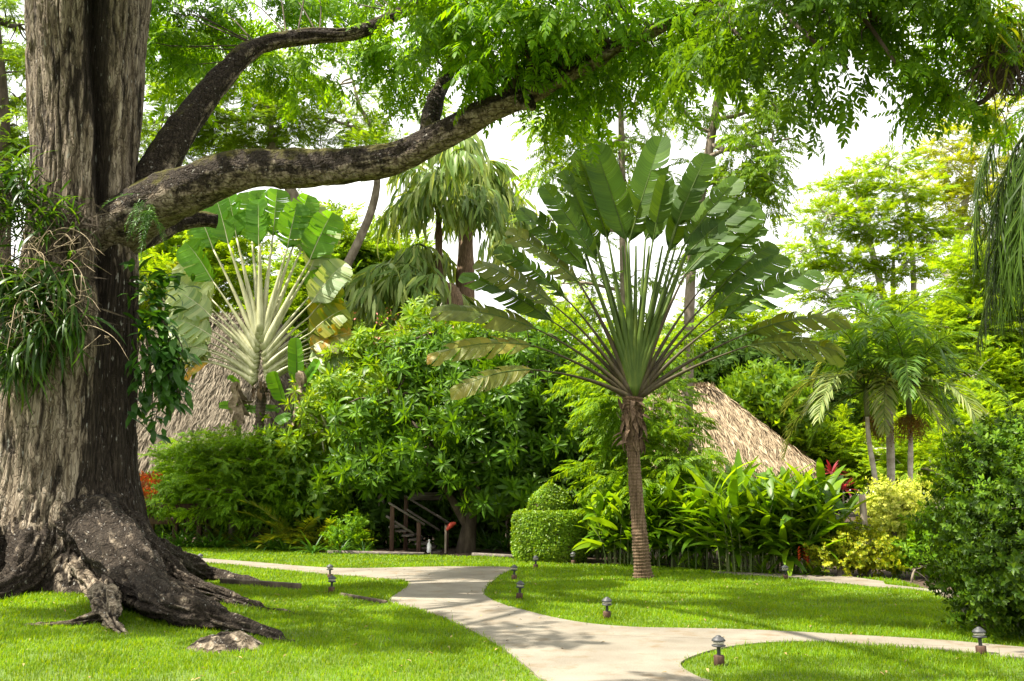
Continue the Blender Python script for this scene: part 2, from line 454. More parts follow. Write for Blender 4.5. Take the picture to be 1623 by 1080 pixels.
M['stem'] = plainmat('green_stem', [(.05, .09, .02), (.11, .15, .04), (.16, .16, .07)], rough=.6, scale=(6, 6, 2), bump=.1)
M['petiole'] = plainmat('green_petiole', [(.035, .062, .009), (.06, .10, .014), (.11, .145, .022)], rough=.55, scale=(14, 14, 2), bump=.1, spec=.18)
M['petiole_brown'] = plainmat('brown_petiole', [(.035, .028, .018), (.065, .052, .028), (.075, .075, .02)], rough=.6, scale=(14, 14, 2.5), bump=.2, spec=.18)
M['petiole_pale'] = plainmat('pale_petiole', [(.22, .22, .10), (.34, .34, .18), (.43, .42, .26)], rough=.5, scale=(10, 10, 2), bump=.1, spec=.5)
M['twig'] = plainmat('dry_twig', [(.20, .15, .09), (.40, .32, .21)], rough=.8, scale=(9, 9, 9), bump=0)
M['wood_dark'] = plainmat('weathered_wood', [(.05, .04, .032), (.12, .10, .085), (.22, .19, .165)], rough=.85, scale=(3, 30, 30), bump=.3)
M['wood_brown'] = plainmat('brown_wood', [(.03, .015, .009), (.062, .032, .02), (.10, .058, .038)], rough=.8, scale=(25, 25, 4), bump=.3)
M['wood_post'] = plainmat('grey_post', [(.20, .15, .11), (.32, .26, .2), (.40, .34, .27)], rough=.9, scale=(20, 20, 2), bump=.4)
M['metal_dark'] = plainmat('dark_lamp_metal', [(.02, .022, .024), (.05, .052, .056)], rough=.5, scale=(30, 30, 30), bump=.1, spec=.5)
M['metal_grey'] = plainmat('grey_lamp_metal', [(.018, .02, .022), (.045, .047, .05)], rough=.55, scale=(30, 30, 30), bump=.1, spec=.5)
M['lens'] = plainmat('frosted_lens', [(.35, .33, .25), (.5, .48, .38)], rough=.3, scale=(12, 12, 12), bump=0, spec=.6)
M['white_plastic'] = plainmat('white_plastic', [(.7, .7, .7), (.8, .8, .8)], rough=.4, scale=(5, 5, 5), bump=0)
M['red_plastic'] = plainmat('red_plastic', [(.45, .05, .03), (.55, .08, .05)], rough=.5, scale=(5, 5, 5), bump=0)
M['thatch'] = plainmat('thatch', [(.11, .078, .048), (.23, .17, .105), (.37, .29, .185), (.50, .41, .285)], rough=.9, scale=(2.5, 2.5, 2.5), island=True, bump=.2, pos=[.1, .38, .62, .95])
M['thatch_grey'] = plainmat('grey_thatch', [(.08, .064, .044), (.155, .126, .09), (.23, .193, .142), (.31, .268, .205)], rough=.9, scale=(2.5, 2.5, 2.5), island=True, bump=.2, pos=[.1, .38, .62, .95])
M['mulch'] = plainmat('bed_soil', [(.020, .013, .008), (.05, .032, .02), (.10, .065, .04)], rough=.95, scale=(14, 14, 14), bump=.8, bdist=.03)
M['grass'] = leafmat('grass_blade', [(.062, .150, .003), (.086, .192, .004), (.112, .222, .005), (.15, .24, .012)], tr=.42, rough=.4, tint=(1.9, 1.5, .35), spec=.35)
M['litter'] = plainmat('fallen_leaf', [(.18, .11, .04), (.32, .22, .09), (.22, .2, .07)], rough=.8, scale=(9, 9, 9), island=True, bump=0)

def lawn_mat():
    m, nt, N, L = new_mat('lawn_turf')
    out = N.new('ShaderNodeOutputMaterial'); bs = N.new('ShaderNodeBsdfPrincipled'); bs.inputs['Roughness'].default_value = .9
    tc = N.new('ShaderNodeTexCoord'); nz = N.new('ShaderNodeTexNoise'); nz.inputs['Scale'].default_value = 25; nz.inputs['Detail'].default_value = 6
    L.new(tc.outputs['Object'], nz.inputs['Vector'])
    rp = ramp(N, [(.05, .05, .012), (.06, .10, .007), (.085, .14, .008), (.105, .165, .010)], [.25, .4, .55, .75]); L.new(nz.outputs[0], rp.inputs[0])
    L.new(rp.outputs[0], bs.inputs['Base Color'])
    bp = N.new('ShaderNodeBump'); bp.inputs['Strength'].default_value = .7; bp.inputs['Distance'].default_value = .03
    L.new(nz.outputs[0], bp.inputs['Height']); L.new(bp.outputs[0], bs.inputs['Normal']); L.new(bs.outputs[0], out.inputs[0])
    return m
M['lawn'] = lawn_mat()

def path_mat():
    m, nt, N, L = new_mat('concrete_path')
    out = N.new('ShaderNodeOutputMaterial'); bs = N.new('ShaderNodeBsdfPrincipled'); bs.inputs['Roughness'].default_value = .85
    tc = N.new('ShaderNodeTexCoord')
    def noise(s, det, vec=None, ro=.6):
        n = N.new('ShaderNodeTexNoise'); n.inputs['Scale'].default_value = s; n.inputs['Detail'].default_value = det; n.inputs['Roughness'].default_value = ro
        L.new(vec or tc.outputs['Object'], n.inputs['Vector']); return n
    a = noise(.9, 5); f = noise(60, 4); b = noise(2.3, 6, ro=.7)
    r1 = ramp(N, [(.125, .106, .078), (.18, .157, .12), (.23, .205, .16)], [.3, .5, .7]); L.new(a.outputs[0], r1.inputs[0])
    r2 = ramp(N, [(.80, .80, .80), (1.08, 1.08, 1.08)], [.35, .65]); L.new(f.outputs[0], r2.inputs[0])
    mx = N.new('ShaderNodeMix'); mx.data_type = 'RGBA'; mx.blend_type = 'MULTIPLY'; mx.inputs[0].default_value = 1
    L.new(r1.outputs[0], mx.inputs[6]); L.new(r2.outputs[0], mx.inputs[7])
    r3 = ramp(N, [(0, 0, 0), (1, 1, 1)], [.53, .68]); L.new(b.outputs[0], r3.inputs[0])
    sc = N.new('ShaderNodeMath'); sc.operation = 'MULTIPLY'; sc.inputs[1].default_value = .75; L.new(r3.outputs[0], sc.inputs[0])
    m2 = N.new('ShaderNodeMix'); m2.data_type = 'RGBA'; L.new(sc.outputs[0], m2.inputs[0]); L.new(mx.outputs[2], m2.inputs[6]); m2.inputs[7].default_value = (.12, .078, .034, 1)
    # expansion joints across the slab
    sx = N.new('ShaderNodeSeparateXYZ'); L.new(tc.outputs['Object'], sx.inputs[0])
    ja = N.new('ShaderNodeMath'); ja.operation = 'MULTIPLY_ADD'; ja.inputs[1].default_value = .22; L.new(sx.outputs[0], ja.inputs[0]); L.new(sx.outputs[1], ja.inputs[2])
    jm = N.new('ShaderNodeMath'); jm.operation = 'PINGPONG'; jm.inputs[1].default_value = 1.45; L.new(ja.outputs[0], jm.inputs[0])
    jr = ramp(N, [(.45, .42, .38), (1, 1, 1)], [.006, .016]); L.new(jm.outputs[0], jr.inputs[0])
    m3 = N.new('ShaderNodeMix'); m3.data_type = 'RGBA'; m3.blend_type = 'MULTIPLY'; m3.inputs[0].default_value = 1; L.new(m2.outputs[2], m3.inputs[6]); L.new(jr.outputs[0], m3.inputs[7])
    L.new(m3.outputs[2], bs.inputs['Base Color'])
    bp = N.new('ShaderNodeBump'); bp.inputs['Strength'].default_value = .25; bp.inputs['Distance'].default_value = .01
    L.new(f.outputs[0], bp.inputs['Height']); L.new(bp.outputs[0], bs.inputs['Normal']); L.new(bs.outputs[0], out.inputs[0])
    return m
M['path'] = path_mat()

def bark_mat(name, vertical=True, crack=(17, 17, 1.5), moss=False):
    """grey furrowed bark with black wet stains and painted shade, pale lichen flecks and moss on what faces up"""
    m, nt, N, L = new_mat(name)
    out = N.new('ShaderNodeOutputMaterial'); bs = N.new('ShaderNodeBsdfPrincipled'); bs.inputs['Roughness'].default_value = .92; bs.inputs['Specular IOR Level'].default_value = .2
    tc = N.new('ShaderNodeTexCoord')
    def noise(scale, det=5, ro=.6, s=1.0):
        mp = N.new('ShaderNodeMapping'); mp.inputs['Scale'].default_value = scale; L.new(tc.outputs['Object'], mp.inputs[0])
        n = N.new('ShaderNodeTexNoise'); n.inputs['Scale'].default_value = s; n.inputs['Detail'].default_value = det; n.inputs['Roughness'].default_value = ro
        L.new(mp.outputs[0], n.inputs['Vector']); return n
    z = 1.3 if vertical else 6
    f = noise((13, 13, z), 6); g = noise((34, 34, 3 if vertical else 22), 5)
    r1 = ramp(N, [(.05, .039, .027), (.155, .122, .085), (.27, .225, .17), (.37, .32, .255)], [.30, .42, .57, .74]); L.new(f.outputs[0], r1.inputs[0])
    r2 = ramp(N, [(.5, .48, .45), (1.2, 1.2, 1.2)], [.3, .65]); L.new(g.outputs[0], r2.inputs[0])
    mx = N.new('ShaderNodeMix'); mx.data_type = 'RGBA'; mx.blend_type = 'MULTIPLY'; mx.inputs[0].default_value = 1
    L.new(r1.outputs[0], mx.inputs[6]); L.new(r2.outputs[0], mx.inputs[7])
    # cracks between the bark plates
    dn = noise((4, 4, 4), 3); dv = N.new('ShaderNodeVectorMath'); dv.operation = 'MULTIPLY_ADD'; dv.inputs[1].default_value = (.22,) * 3; L.new(dn.outputs[1], dv.inputs[0]); L.new(tc.outputs['Object'], dv.inputs[2])
    vm = N.new('ShaderNodeMapping'); vm.inputs['Scale'].default_value = crack; L.new(dv.outputs[0], vm.inputs[0])
    vo = N.new('ShaderNodeTexVoronoi'); vo.feature = 'DISTANCE_TO_EDGE'; vo.inputs['Scale'].default_value = 1; L.new(vm.outputs[0], vo.inputs['Vector'])
    rv = ramp(N, [(.42, .39, .36), (1, 1, 1)], [.0, .12]); L.new(vo.outputs['Distance'], rv.inputs[0])
    mv = N.new('ShaderNodeMix'); mv.data_type = 'RGBA'; mv.blend_type = 'MULTIPLY'; mv.inputs[0].default_value = 1; L.new(mx.outputs[2], mv.inputs[6]); L.new(rv.outputs[0], mv.inputs[7]); mx = mv
    # wet-black stains and painted shade, from a vertex mask broken by noise
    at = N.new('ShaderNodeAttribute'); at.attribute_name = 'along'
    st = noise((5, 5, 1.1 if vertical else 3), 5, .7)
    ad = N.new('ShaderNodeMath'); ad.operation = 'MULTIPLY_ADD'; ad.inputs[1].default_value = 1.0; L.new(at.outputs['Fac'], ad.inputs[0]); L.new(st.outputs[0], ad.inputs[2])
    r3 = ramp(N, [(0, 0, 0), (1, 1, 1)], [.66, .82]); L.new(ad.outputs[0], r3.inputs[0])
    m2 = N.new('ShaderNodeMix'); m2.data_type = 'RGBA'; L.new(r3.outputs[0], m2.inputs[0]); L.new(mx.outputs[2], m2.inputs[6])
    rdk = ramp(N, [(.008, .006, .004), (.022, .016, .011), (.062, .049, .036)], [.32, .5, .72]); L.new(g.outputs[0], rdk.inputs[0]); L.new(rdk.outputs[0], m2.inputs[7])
    # lichen flecks
    li = noise((22, 22, 5 if vertical else 16), 3, .5); r4 = ramp(N, [(0, 0, 0), (1, 1, 1)], [.66, .71]); L.new(li.outputs[0], r4.inputs[0])
    sc = N.new('ShaderNodeMath'); sc.operation = 'MULTIPLY'; sc.inputs[1].default_value = .75; L.new(r4.outputs[0], sc.inputs[0])
    m3 = N.new('ShaderNodeMix'); m3.data_type = 'RGBA'; L.new(sc.outputs[0], m3.inputs[0]); L.new(m2.outputs[2], m3.inputs[6]); m3.inputs[7].default_value = (.30, .29, .26, 1)
    col = m3.outputs[2]
    # moss
    geo = N.new('ShaderNodeNewGeometry'); sx = N.new('ShaderNodeSeparateXYZ'); L.new(geo.outputs['Normal'], sx.inputs[0])
    mo = noise((3, 3, 3), 5, .7); a2 = N.new('ShaderNodeMath'); a2.operation = 'MULTIPLY_ADD'; a2.inputs[1].default_value = .45
    L.new(sx.outputs[2], a2.inputs[0]); L.new(mo.outputs[0], a2.inputs[2])
    r5 = ramp(N, [(0, 0, 0), (1, 1, 1)], [.70, .86]) if moss else ramp(N, [(0, 0, 0), (.0, .0, .0)], [.9, 1])
    L.new(a2.outputs[0], r5.inputs[0])
    m4 = N.new('ShaderNodeMix'); m4.data_type = 'RGBA'; L.new(r5.outputs[0], m4.inputs[0]); L.new(col, m4.inputs[6]); m4.inputs[7].default_value = (.055, .050, .008, 1)
    L.new(m4.outputs[2], bs.inputs['Base Color'])
    b1 = N.new('ShaderNodeBump'); b1.inputs['Strength'].default_value = .9; b1.inputs['Distance'].default_value = .05; L.new(f.outputs[0], b1.inputs['Height'])
    b2 = N.new('ShaderNodeBump'); b2.inputs['Strength'].default_value = .7; b2.inputs['Distance'].default_value = .015; L.new(g.outputs[0], b2.inputs['Height']); L.new(b1.outputs[0], b2.inputs['Normal'])
    b3 = N.new('ShaderNodeBump'); b3.inputs['Strength'].default_value = .8; b3.inputs['Distance'].default_value = .03; L.new(rv.outputs[0], b3.inputs['Height']); L.new(b2.outputs[0], b3.inputs['Normal'])
    L.new(b3.outputs[0], bs.inputs['Normal']); L.new(bs.outputs[0], out.inputs[0])
    return m
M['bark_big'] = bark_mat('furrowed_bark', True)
M['bark_limb'] = bark_mat('limb_bark', False, (4, 12, 12), True)

# ================================================================== world, sun, camera
SUN_AZ = np.array([-.94, -.22]); SUN_EL = radians(58)
SUN_AZ = SUN_AZ / np.linalg.norm(SUN_AZ)
w = bpy.data.worlds.new('World'); scene.world = w; w.use_nodes = True
nt = w.node_tree; nt.nodes.clear(); N, L = nt.nodes, nt.links
wo = N.new('ShaderNodeOutputWorld'); bg = N.new('ShaderNodeBackground'); sky = N.new('ShaderNodeTexSky')
sky.sky_type = 'NISHITA'; sky.sun_disc = False; sky.sun_elevation = SUN_EL; sky.sun_rotation = math.atan2(SUN_AZ[0], SUN_AZ[1])
sky.dust_density = 3.0; sky.air_density = 1.0
tc = N.new('ShaderNodeTexCoord'); mp = N.new('ShaderNodeMapping'); mp.inputs['Scale'].default_value = (1.6, 1.6, 3.2); L.new(tc.outputs['Generated'], mp.inputs[0])
cn = N.new('ShaderNodeTexNoise'); cn.inputs['Scale'].default_value = 1.4; cn.inputs['Detail'].default_value = 6; cn.inputs['Roughness'].default_value = .55; L.new(mp.outputs[0], cn.inputs['Vector'])
cr = ramp(N, [(.78, .78, .78), (1, 1, 1)], [.35, .55]); L.new(cn.outputs[0], cr.inputs[0])
cm = N.new('ShaderNodeMix'); cm.data_type = 'RGBA'; L.new(cr.outputs[0], cm.inputs[0]); L.new(sky.outputs[0], cm.inputs[6]); cm.inputs[7].default_value = (8.6, 8.55, 8.2, 1)
L.new(cm.outputs[2], bg.inputs[0]); bg.inputs[1].default_value = .084; L.new(bg.outputs[0], wo.inputs[0])
sl = bpy.data.lights.new('sun', 'SUN'); sl.energy = 5.0; sl.angle = radians(.53); sl.color = (1, .93, .80)
so = bpy.data.objects.new('sun', sl); COL.objects.link(so)
sd = np.array([SUN_AZ[0] * cos(SUN_EL), SUN_AZ[1] * cos(SUN_EL), sin(SUN_EL)])
import mathutils
so.rotation_euler = mathutils.Vector(sd).to_track_quat('Z', 'Y').to_euler(); so.location = (-30, 10, 40)
cam = bpy.data.cameras.new('camera'); cam.sensor_width = 36; cam.lens = FPX / 1623 * 36; cam.clip_end = 2000; cam.clip_start = .1
co = bpy.data.objects.new('camera', cam); COL.objects.link(co); co.location = (0, 0, CAMZ); co.rotation_euler = (pi / 2 + PITCH, 0, 0); scene.camera = co
scene.view_settings.view_transform = 'Standard'; scene.view_settings.look = 'None'; scene.view_settings.exposure = 1.62; scene.view_settings.gamma = 1
cy = scene.cycles
cy.max_bounces = 7; cy.diffuse_bounces = 3; cy.glossy_bounces = 2; cy.transmission_bounces = 5; cy.transparent_max_bounces = 4
cy.caustics_reflective = False; cy.caustics_refractive = False; cy.use_denoising = True; cy.sample_clamp_indirect = 6
try:
    cy.denoising_prefilter = 'ACCURATE'; cy.denoising_input_passes = 'RGB_ALBEDO_NORMAL'
except Exception: pass

# ================================================================== ground, lawn, path
def grid_obj(name, xs, ys, zf, mat):
    X, Y = np.meshgrid(xs, ys); Z = zf(X, Y)
    V = np.stack([X, Y, Z], -1).reshape(-1, 3); n = len(xs)
    i = np.arange(len(ys) - 1)[:, None]; j = np.arange(n - 1)[None]
    Q = np.stack([i * n + j, i * n + j + 1, (i + 1) * n + j + 1, (i + 1) * n + j], -1).reshape(-1, 4)
    mb = MB(); mb.add(V, None, Q); return mb, V, Q
mb, _, _ = grid_obj('ground', np.concatenate([[-500, -200, -90], np.linspace(-45, 45, 91), [90, 200, 500]]), np.concatenate([[-120, -30], np.linspace(-5, 75, 81), [100, 200, 600]]), lambda X, Y: 0 * X - .012 * (hgt(X, Y) < .01), M['mulch'])
tag(mb.build('ground', M['mulch']), kind='structure')

PATH_PX_UP = [(240, 881), (400, 893), (540, 903), (700, 900.5), (800, 901)]
PATH_IN = [(812, 904), (792, 915), (772, 932), (767, 944), (780, 954), (800, 962), (835, 972), (870, 981), (930, 992), (1000, 998), (1080, 1000), (1200, 1003), (1350, 1011), (1500, 1020), (1623, 1031)]
PATH_LOW = [(1623, 1049), (1500, 1036), (1400, 1028), (1300, 1022), (1220, 1023), (1150, 1031), (1105, 1043), (1080, 1055), (1082, 1064), (1110, 1080)]
PATH_LEFT = [(855, 1080), (842, 1068), (820, 1050), (780, 1022), (720, 990), (660, 968), (618, 957), (617, 951), (634, 940), (647, 930), (640, 923), (600, 919), (520, 913), (440, 905), (350, 896), (240, 889)]
def gw(lst): return [tuple(G(x, y)[:2]) for x, y in lst]
def ext(a, b, d):
    a = np.array(a); b = np.array(b); v = nrm(b - a); return tuple(b + v * d)
up_, in_, lo_, le_ = gw(PATH_PX_UP), gw(PATH_IN), gw(PATH_LOW), gw(PATH_LEFT)
PATH = ([ext(up_[1], up_[0], 14)] + up_ + in_ + [ext(in_[-2], in_[-1], 12)] + [ext(lo_[1], lo_[0], 12)] + lo_ +
        [(lo_[-1][0] + .9, lo_[-1][1] - 2.4), (lo_[-1][0] + 1.2, -3.0), (le_[0][0] + .6, -3.0), (le_[0][0] + .9, le_[0][1] - 2.6)] + le_ + [ext(le_[-2], le_[-1], 14)])
PATH2 = gw([(1128, 908), (1180, 909.5), (1245, 911.5), (1300, 914.5), (1318, 916), (1345, 916), (1400, 924), (1403, 929), (1450, 934), (1550, 946)]) + gw([(1550, 951), (1450, 938), (1390, 933), (1330, 927), (1245, 918), (1180, 914), (1128, 910.5)])

def smooth_poly(p, sub=5):
    p = np.array(p); n = len(p); out = []
    for i in range(n):
        a, b, c, d = p[(i - 1) % n], p[i], p[(i + 1) % n], p[(i + 2) % n]
        lab, lbc, lcd = [max(1e-3, np.linalg.norm(v)) for v in (b - a, c - b, d - c)]
        m1 = (c - b) / lbc; t1 = nrm((b - a) / lab + m1) * min(lab, lbc); t2 = nrm(m1 + (d - c) / lcd) * min(lbc, lcd)
        for k in range(sub):
            t = k / sub; h = (2 * t ** 3 - 3 * t * t + 1, t ** 3 - 2 * t * t + t, -2 * t ** 3 + 3 * t * t, t ** 3 - t * t)
            out.append(h[0] * b + h[1] * t1 + h[2] * c + h[3] * t2)
    return [tuple(q) for q in out]

def slab(name, poly, z0, z1, mat):
    import bmesh
    bm = bmesh.new(); n = len(poly)
    vs = [bm.verts.new((x, y, z1)) for x, y in poly]; vb = [bm.verts.new((x, y, z0)) for x, y in poly]
    f = bm.faces.new(vs)
    for i in range(n): bm.faces.new((vs[i], vb[i], vb[(i + 1) % n], vs[(i + 1) % n]))
    bmesh.ops.triangulate(bm, faces=[f]); bmesh.ops.recalc_face_normals(bm, faces=bm.faces)
    me = bpy.data.meshes.new(name); bm.to_mesh(me); bm.free(); me.materials.append(mat)
    o = bpy.data.objects.new(name, me); COL.objects.link(o); return tag(o, kind='structure')
PATHS = smooth_poly(PATH)
slab('path', PATHS, -.05, .034, M['path'])
slab('path', PATH2, -.05, .030, M['path'])

LAWN = gw([(235, 864.5), (350, 869), (500, 878), (640, 881), (800, 885), (835, 894), (930, 896), (1000, 897), (1130, 907), (1250, 911), (1330, 916), (1420, 921), (1480, 940)]) + gw([(1505, 955), (1530, 978), (1585, 1000), (1640, 1010)])
LAWN = [(-30, 32.5), (LAWN[0][0] - 3, LAWN[0][1] + .8)] + LAWN + [(11, 9.2), (12, 4), (9, 1), (-9, 1), (-14, 8), (-30, 16)]
xs = np.arange(-30, 13, .3); ys = np.arange(1, 34, .3)
_, V, Q = grid_obj('lawn', xs, ys, lambda X, Y: hgt(X, Y) + .014, M['lawn'])
c = V[Q].mean(1); q = in_poly(c[:, 0], c[:, 1], LAWN)
mb = MB(); mb.add(V, None, Q[q]); tag(mb.build('lawn', M['lawn']), kind='structure')

def grass_field():
    rg = np.random.default_rng(5)
    P_, D_ = [], []
    for (y0, y1, dens) in ((5.5, 8.5, 900), (8.5, 11, 3400), (11, 14, 2800), (14, 18, 1900), (18, 23, 1150), (23, 33, 600)):
        x0, x1 = -.56 * y1 - .5, min(.56 * y1 + .5, 12)
        n = int((x1 - x0) * (y1 - y0) * dens)
        p = np.stack([rg.uniform(x0, x1, n), rg.uniform(y0, y1, n)], 1)
        p = p[np.abs(p[:, 0]) < .545 * p[:, 1] + .6]
        P_.append(p)
    p = np.concatenate(P_)
    pe = p + (rg.uniform(size=p.shape) - .5) * .10
    k = in_poly(p[:, 0], p[:, 1], LAWN) & ~in_poly(pe[:, 0], pe[:, 1], PATHS) & ~in_poly(p[:, 0], p[:, 1], PATH2)
    # worn thin patches
    q3 = np.concatenate([p * .9, np.zeros((len(p), 1))], 1); nz = fbm(q3, 3, 3)
    k &= rg.uniform(size=len(p)) < np.clip((nz - .18) * 7, .4, 1)
    p = p[k]; nz = nz[k]; n = len(p)
    d = p[:, 1]
    hN = fbm(np.concatenate([p * 1.7, np.zeros((n, 1))], 1), 2, 8)
    h = (.024 + .036 * hN) * rg.uniform(.55, 1.4, n) * np.where(rg.uniform(size=n) < .02, 1.8, 1) * (1 + .012 * np.clip(d - 12, 0, 12)); wd = .0029 * np.clip(d / 9, 1, 3.2) * rg.uniform(.8, 1.3, n)
    az = rg.uniform(0, 2 * pi, n); lean = rg.uniform(.1, .9, n)
    side = np.stack([np.cos(az), np.sin(az), np.zeros(n)], 1) * wd[:, None]
    ln = np.stack([-np.sin(az), np.cos(az), np.zeros(n)], 1) * (lean * h)[:, None]
    base = np.stack([p[:, 0], p[:, 1], hgt(p[:, 0], p[:, 1]) + .010], 1)
    z = np.zeros((n, 3)); z[:, 2] = h
    V = np.stack([base - side, base + side, base + ln * .35 + z * .6 - side * .8, base + ln * .35 + z * .6 + side * .8, base + ln + z * .95], 1).reshape(-1, 3)
    o = np.arange(n)[:, None] * 5
    mb = MB(); mb.add(V, o + np.array([[2, 3, 4]]), o + np.array([[0, 1, 3, 2]]))
    tag(mb.build('grass', M['grass']), 'short bright green lawn grass beside the pale path', kind='stuff')
    print('grass blades', n)
grass_field()

# a few dry leaves and clippings lying on lawn and path
rg = np.random.default_rng(21)
pp = np.stack([rg.uniform(-8, 7, 800), rg.uniform(8.2, 23, 800)], 1)
pp = pp[in_poly(pp[:, 0], pp[:, 1], LAWN)]
onp = in_poly(pp[:, 0], pp[:, 1], PATHS)
pp = pp[~onp | (rg.uniform(size=len(pp)) < .4)]; onp = in_poly(pp[:, 0], pp[:, 1], PATHS)
zz = np.where(onp, .042, hgt(pp[:, 0], pp[:, 1]) + .05)
az = rg.uniform(0, 6.28, len(pp))
mb = MB(); mb.scatter(leaf_hex(.055, .022, .5, .3), np.c_[pp, zz], frames(np.stack([np.cos(az), np.sin(az), rg.normal(size=len(pp)) * .15], 1), (0, 0, 1)), rg.uniform(.5, 1.2, len(pp)))
tag(mb.build('fallen_leaves', M['litter']), 'small dry leaves scattered on the lawn and path', kind='stuff')
# ================================================================== the big old tree
TD = 15.5
TREE = thing('shade_tree', 'huge old tree with furrowed grey trunk, spreading roots and mossy limbs over the lawn', 'tree', (P(120, 900, TD)[0], TD, 0.1))

def big_trunk():
    tab = [(-330, 40, 236), (-60, 42, 237), (0, 43, 235), (150, 50, 222), (300, 55, 211), (420, 42, 214), (500, 24, 215), (600, 4, 214), (690, -6, 212), (760, -14, 214), (820, -30, 224), (865, -50, 240), (900, -75, 262), (925, -95, 285)]
    zz = np.array([P(100, t[0], TD)[2] for t in tab]); xl = np.array([P(t[1], t[0], TD)[0] for t in tab]); xr = np.array([P(t[2], t[0], TD)[0] for t in tab])
    o = np.argsort(zz); zz, xl, xr = zz[o], xl[o], xr[o]
    nz_, nt_ = 620, 560
    zs = np.concatenate([np.linspace(-.1, 3, 260), np.linspace(3, zz[-1], nz_ - 260)[1:]]); nz_ = len(zs)
    def sm(v):
        a = np.interp(zs, zz, v); k = np.ones(15) / 15
        return np.convolve(np.pad(a, 7, 'edge'), k, 'valid')
    L_, R_ = sm(xl), sm(xr); xc = (L_ + R_) / 2; hw = (R_ - L_) / 2
    th = np.linspace(-pi, pi, nt_, endpoint=False)
    TH, ZS = np.meshgrid(th, zs); HW = np.repeat(hw[:, None], nt_, 1)
    gth = np.interp(zs, [P(0, y, TD)[2] for y in (760, 600, 500, 300, 150, 0)], [radians(a) for a in (60, 58, 55, 45, 33, 25)])[:, None]
    wob = (fbm(np.stack([0 * zs, 0 * zs + 3, zs * .8], 1), 2, 4)[:, None] - .5) * .25
    gd = np.interp(zs, [P(0, y, TD)[2] for y in (820, 680, 560, 420, 200, -300)], [.0, .05, .16, .34, .42, .42])[:, None]
    dth = (TH - gth - wob)
    r = HW * (1 - gd * np.exp(-(dth / .13) ** 2) * 1.0)
    # swelling of the two stems either side of the groove
    r *= 1 + .05 * np.clip(gd * 4, 0, 1) * (np.exp(-((dth - .42) / .22) ** 2) + np.exp(-((dth + .55) / .35) ** 2))
    fl = np.exp(-np.clip(ZS, 0, None) / .50)
    for t0, w0, a0 in ((1.25, .40, .55), (.72, .34, .50), (.02, .17, .45), (-.45, .26, .25), (-1.15, .36, .50), (2.3, .4, .4), (-2.3, .4, .4)):
        d = (TH - t0 + pi) % (2 * pi) - pi
        r += a0 * fl * np.exp(-(d / w0) ** 2) - .10 * fl * np.exp(-((np.abs(d) - w0 * 1.7) / (w0 * .8)) ** 2)
        r += .07 * np.exp(-np.clip(ZS, 0, None) / 1.3) * np.exp(-(d / w0) ** 2)
    X = np.sin(TH) * HW; Y = -np.cos(TH) * HW
    low = np.exp(-np.clip(ZS, 0, None) / 1.0)
    q = np.stack([X * 1.3, Y * 1.3, ZS * .5], -1).reshape(-1, 3); big = fbm(q, 3, 2).reshape(r.shape) - .5
    # fissures swing sideways towards the root flare
    warp = fbm(np.stack([X * .9, Y * .9, ZS * 1.2], -1).reshape(-1, 3), 3, 5).reshape(r.shape) - .5
    q = np.stack([(X + warp * .16 * (1 + 2 * low)) * 8.5, (Y + warp * .16) * 8.5, ZS * (.75 + 2.2 * low)], -1).reshape(-1, 3)
    f1 = np.abs(fbm(q, 3, 12).reshape(r.shape) - .5) * 2
    q = np.stack([(X + warp * .1) * 24, Y * 24, ZS * (2.6 + 4 * low)], -1).reshape(-1, 3); f2 = fbm(q, 3, 17).reshape(r.shape)
    fiss = np.clip(1 - f1 * 4.0, 0, 1)
    r += .16 * big - (.040 + .03 * low) * fiss + .022 * (f2 - .5) * (1 + low)
    # broad torn channels
    q = np.stack([X * 2.6, Y * 2.6, ZS * .28], -1).reshape(-1, 3); ch = np.clip(1 - np.abs(fbm(q, 2, 31).reshape(r.shape) - .5) * 9, 0, 1)
    r -= .05 * ch
    V = np.stack([xc[:, None] + r * np.sin(TH), TD - r * np.cos(TH) * .92, ZS], -1)
    st = .25 * fiss + .16 * ch  # furrows and channels darkened in the colour
    st = st + .36 * np.clip((np.sin(TH) - .52) * 4, 0, 1) * np.clip((P(0, 400, TD)[2] - ZS) / 1.2, 0, 1) * np.clip((ZS + .4) / 1.2, 0, 1)  # wet-black flank, also carrying painted shade away from the sun
    st = st + .62 * np.exp(-(dth / .17) ** 2) * np.clip(gd * 6, 0, 1)  # painted shade down the groove
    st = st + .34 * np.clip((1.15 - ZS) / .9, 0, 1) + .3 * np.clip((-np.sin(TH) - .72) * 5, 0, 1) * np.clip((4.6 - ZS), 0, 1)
    n, k = nz_, nt_
    i = np.arange(n - 1)[:, None]; j = np.arange(k)[None]
    Q = np.stack([i * k + j, i * k + (j + 1) % k, (i + 1) * k + (j + 1) % k, (i + 1) * k + j], -1).reshape(-1, 4)
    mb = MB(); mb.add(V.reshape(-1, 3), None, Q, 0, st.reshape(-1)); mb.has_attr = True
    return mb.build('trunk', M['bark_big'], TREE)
big_trunk()

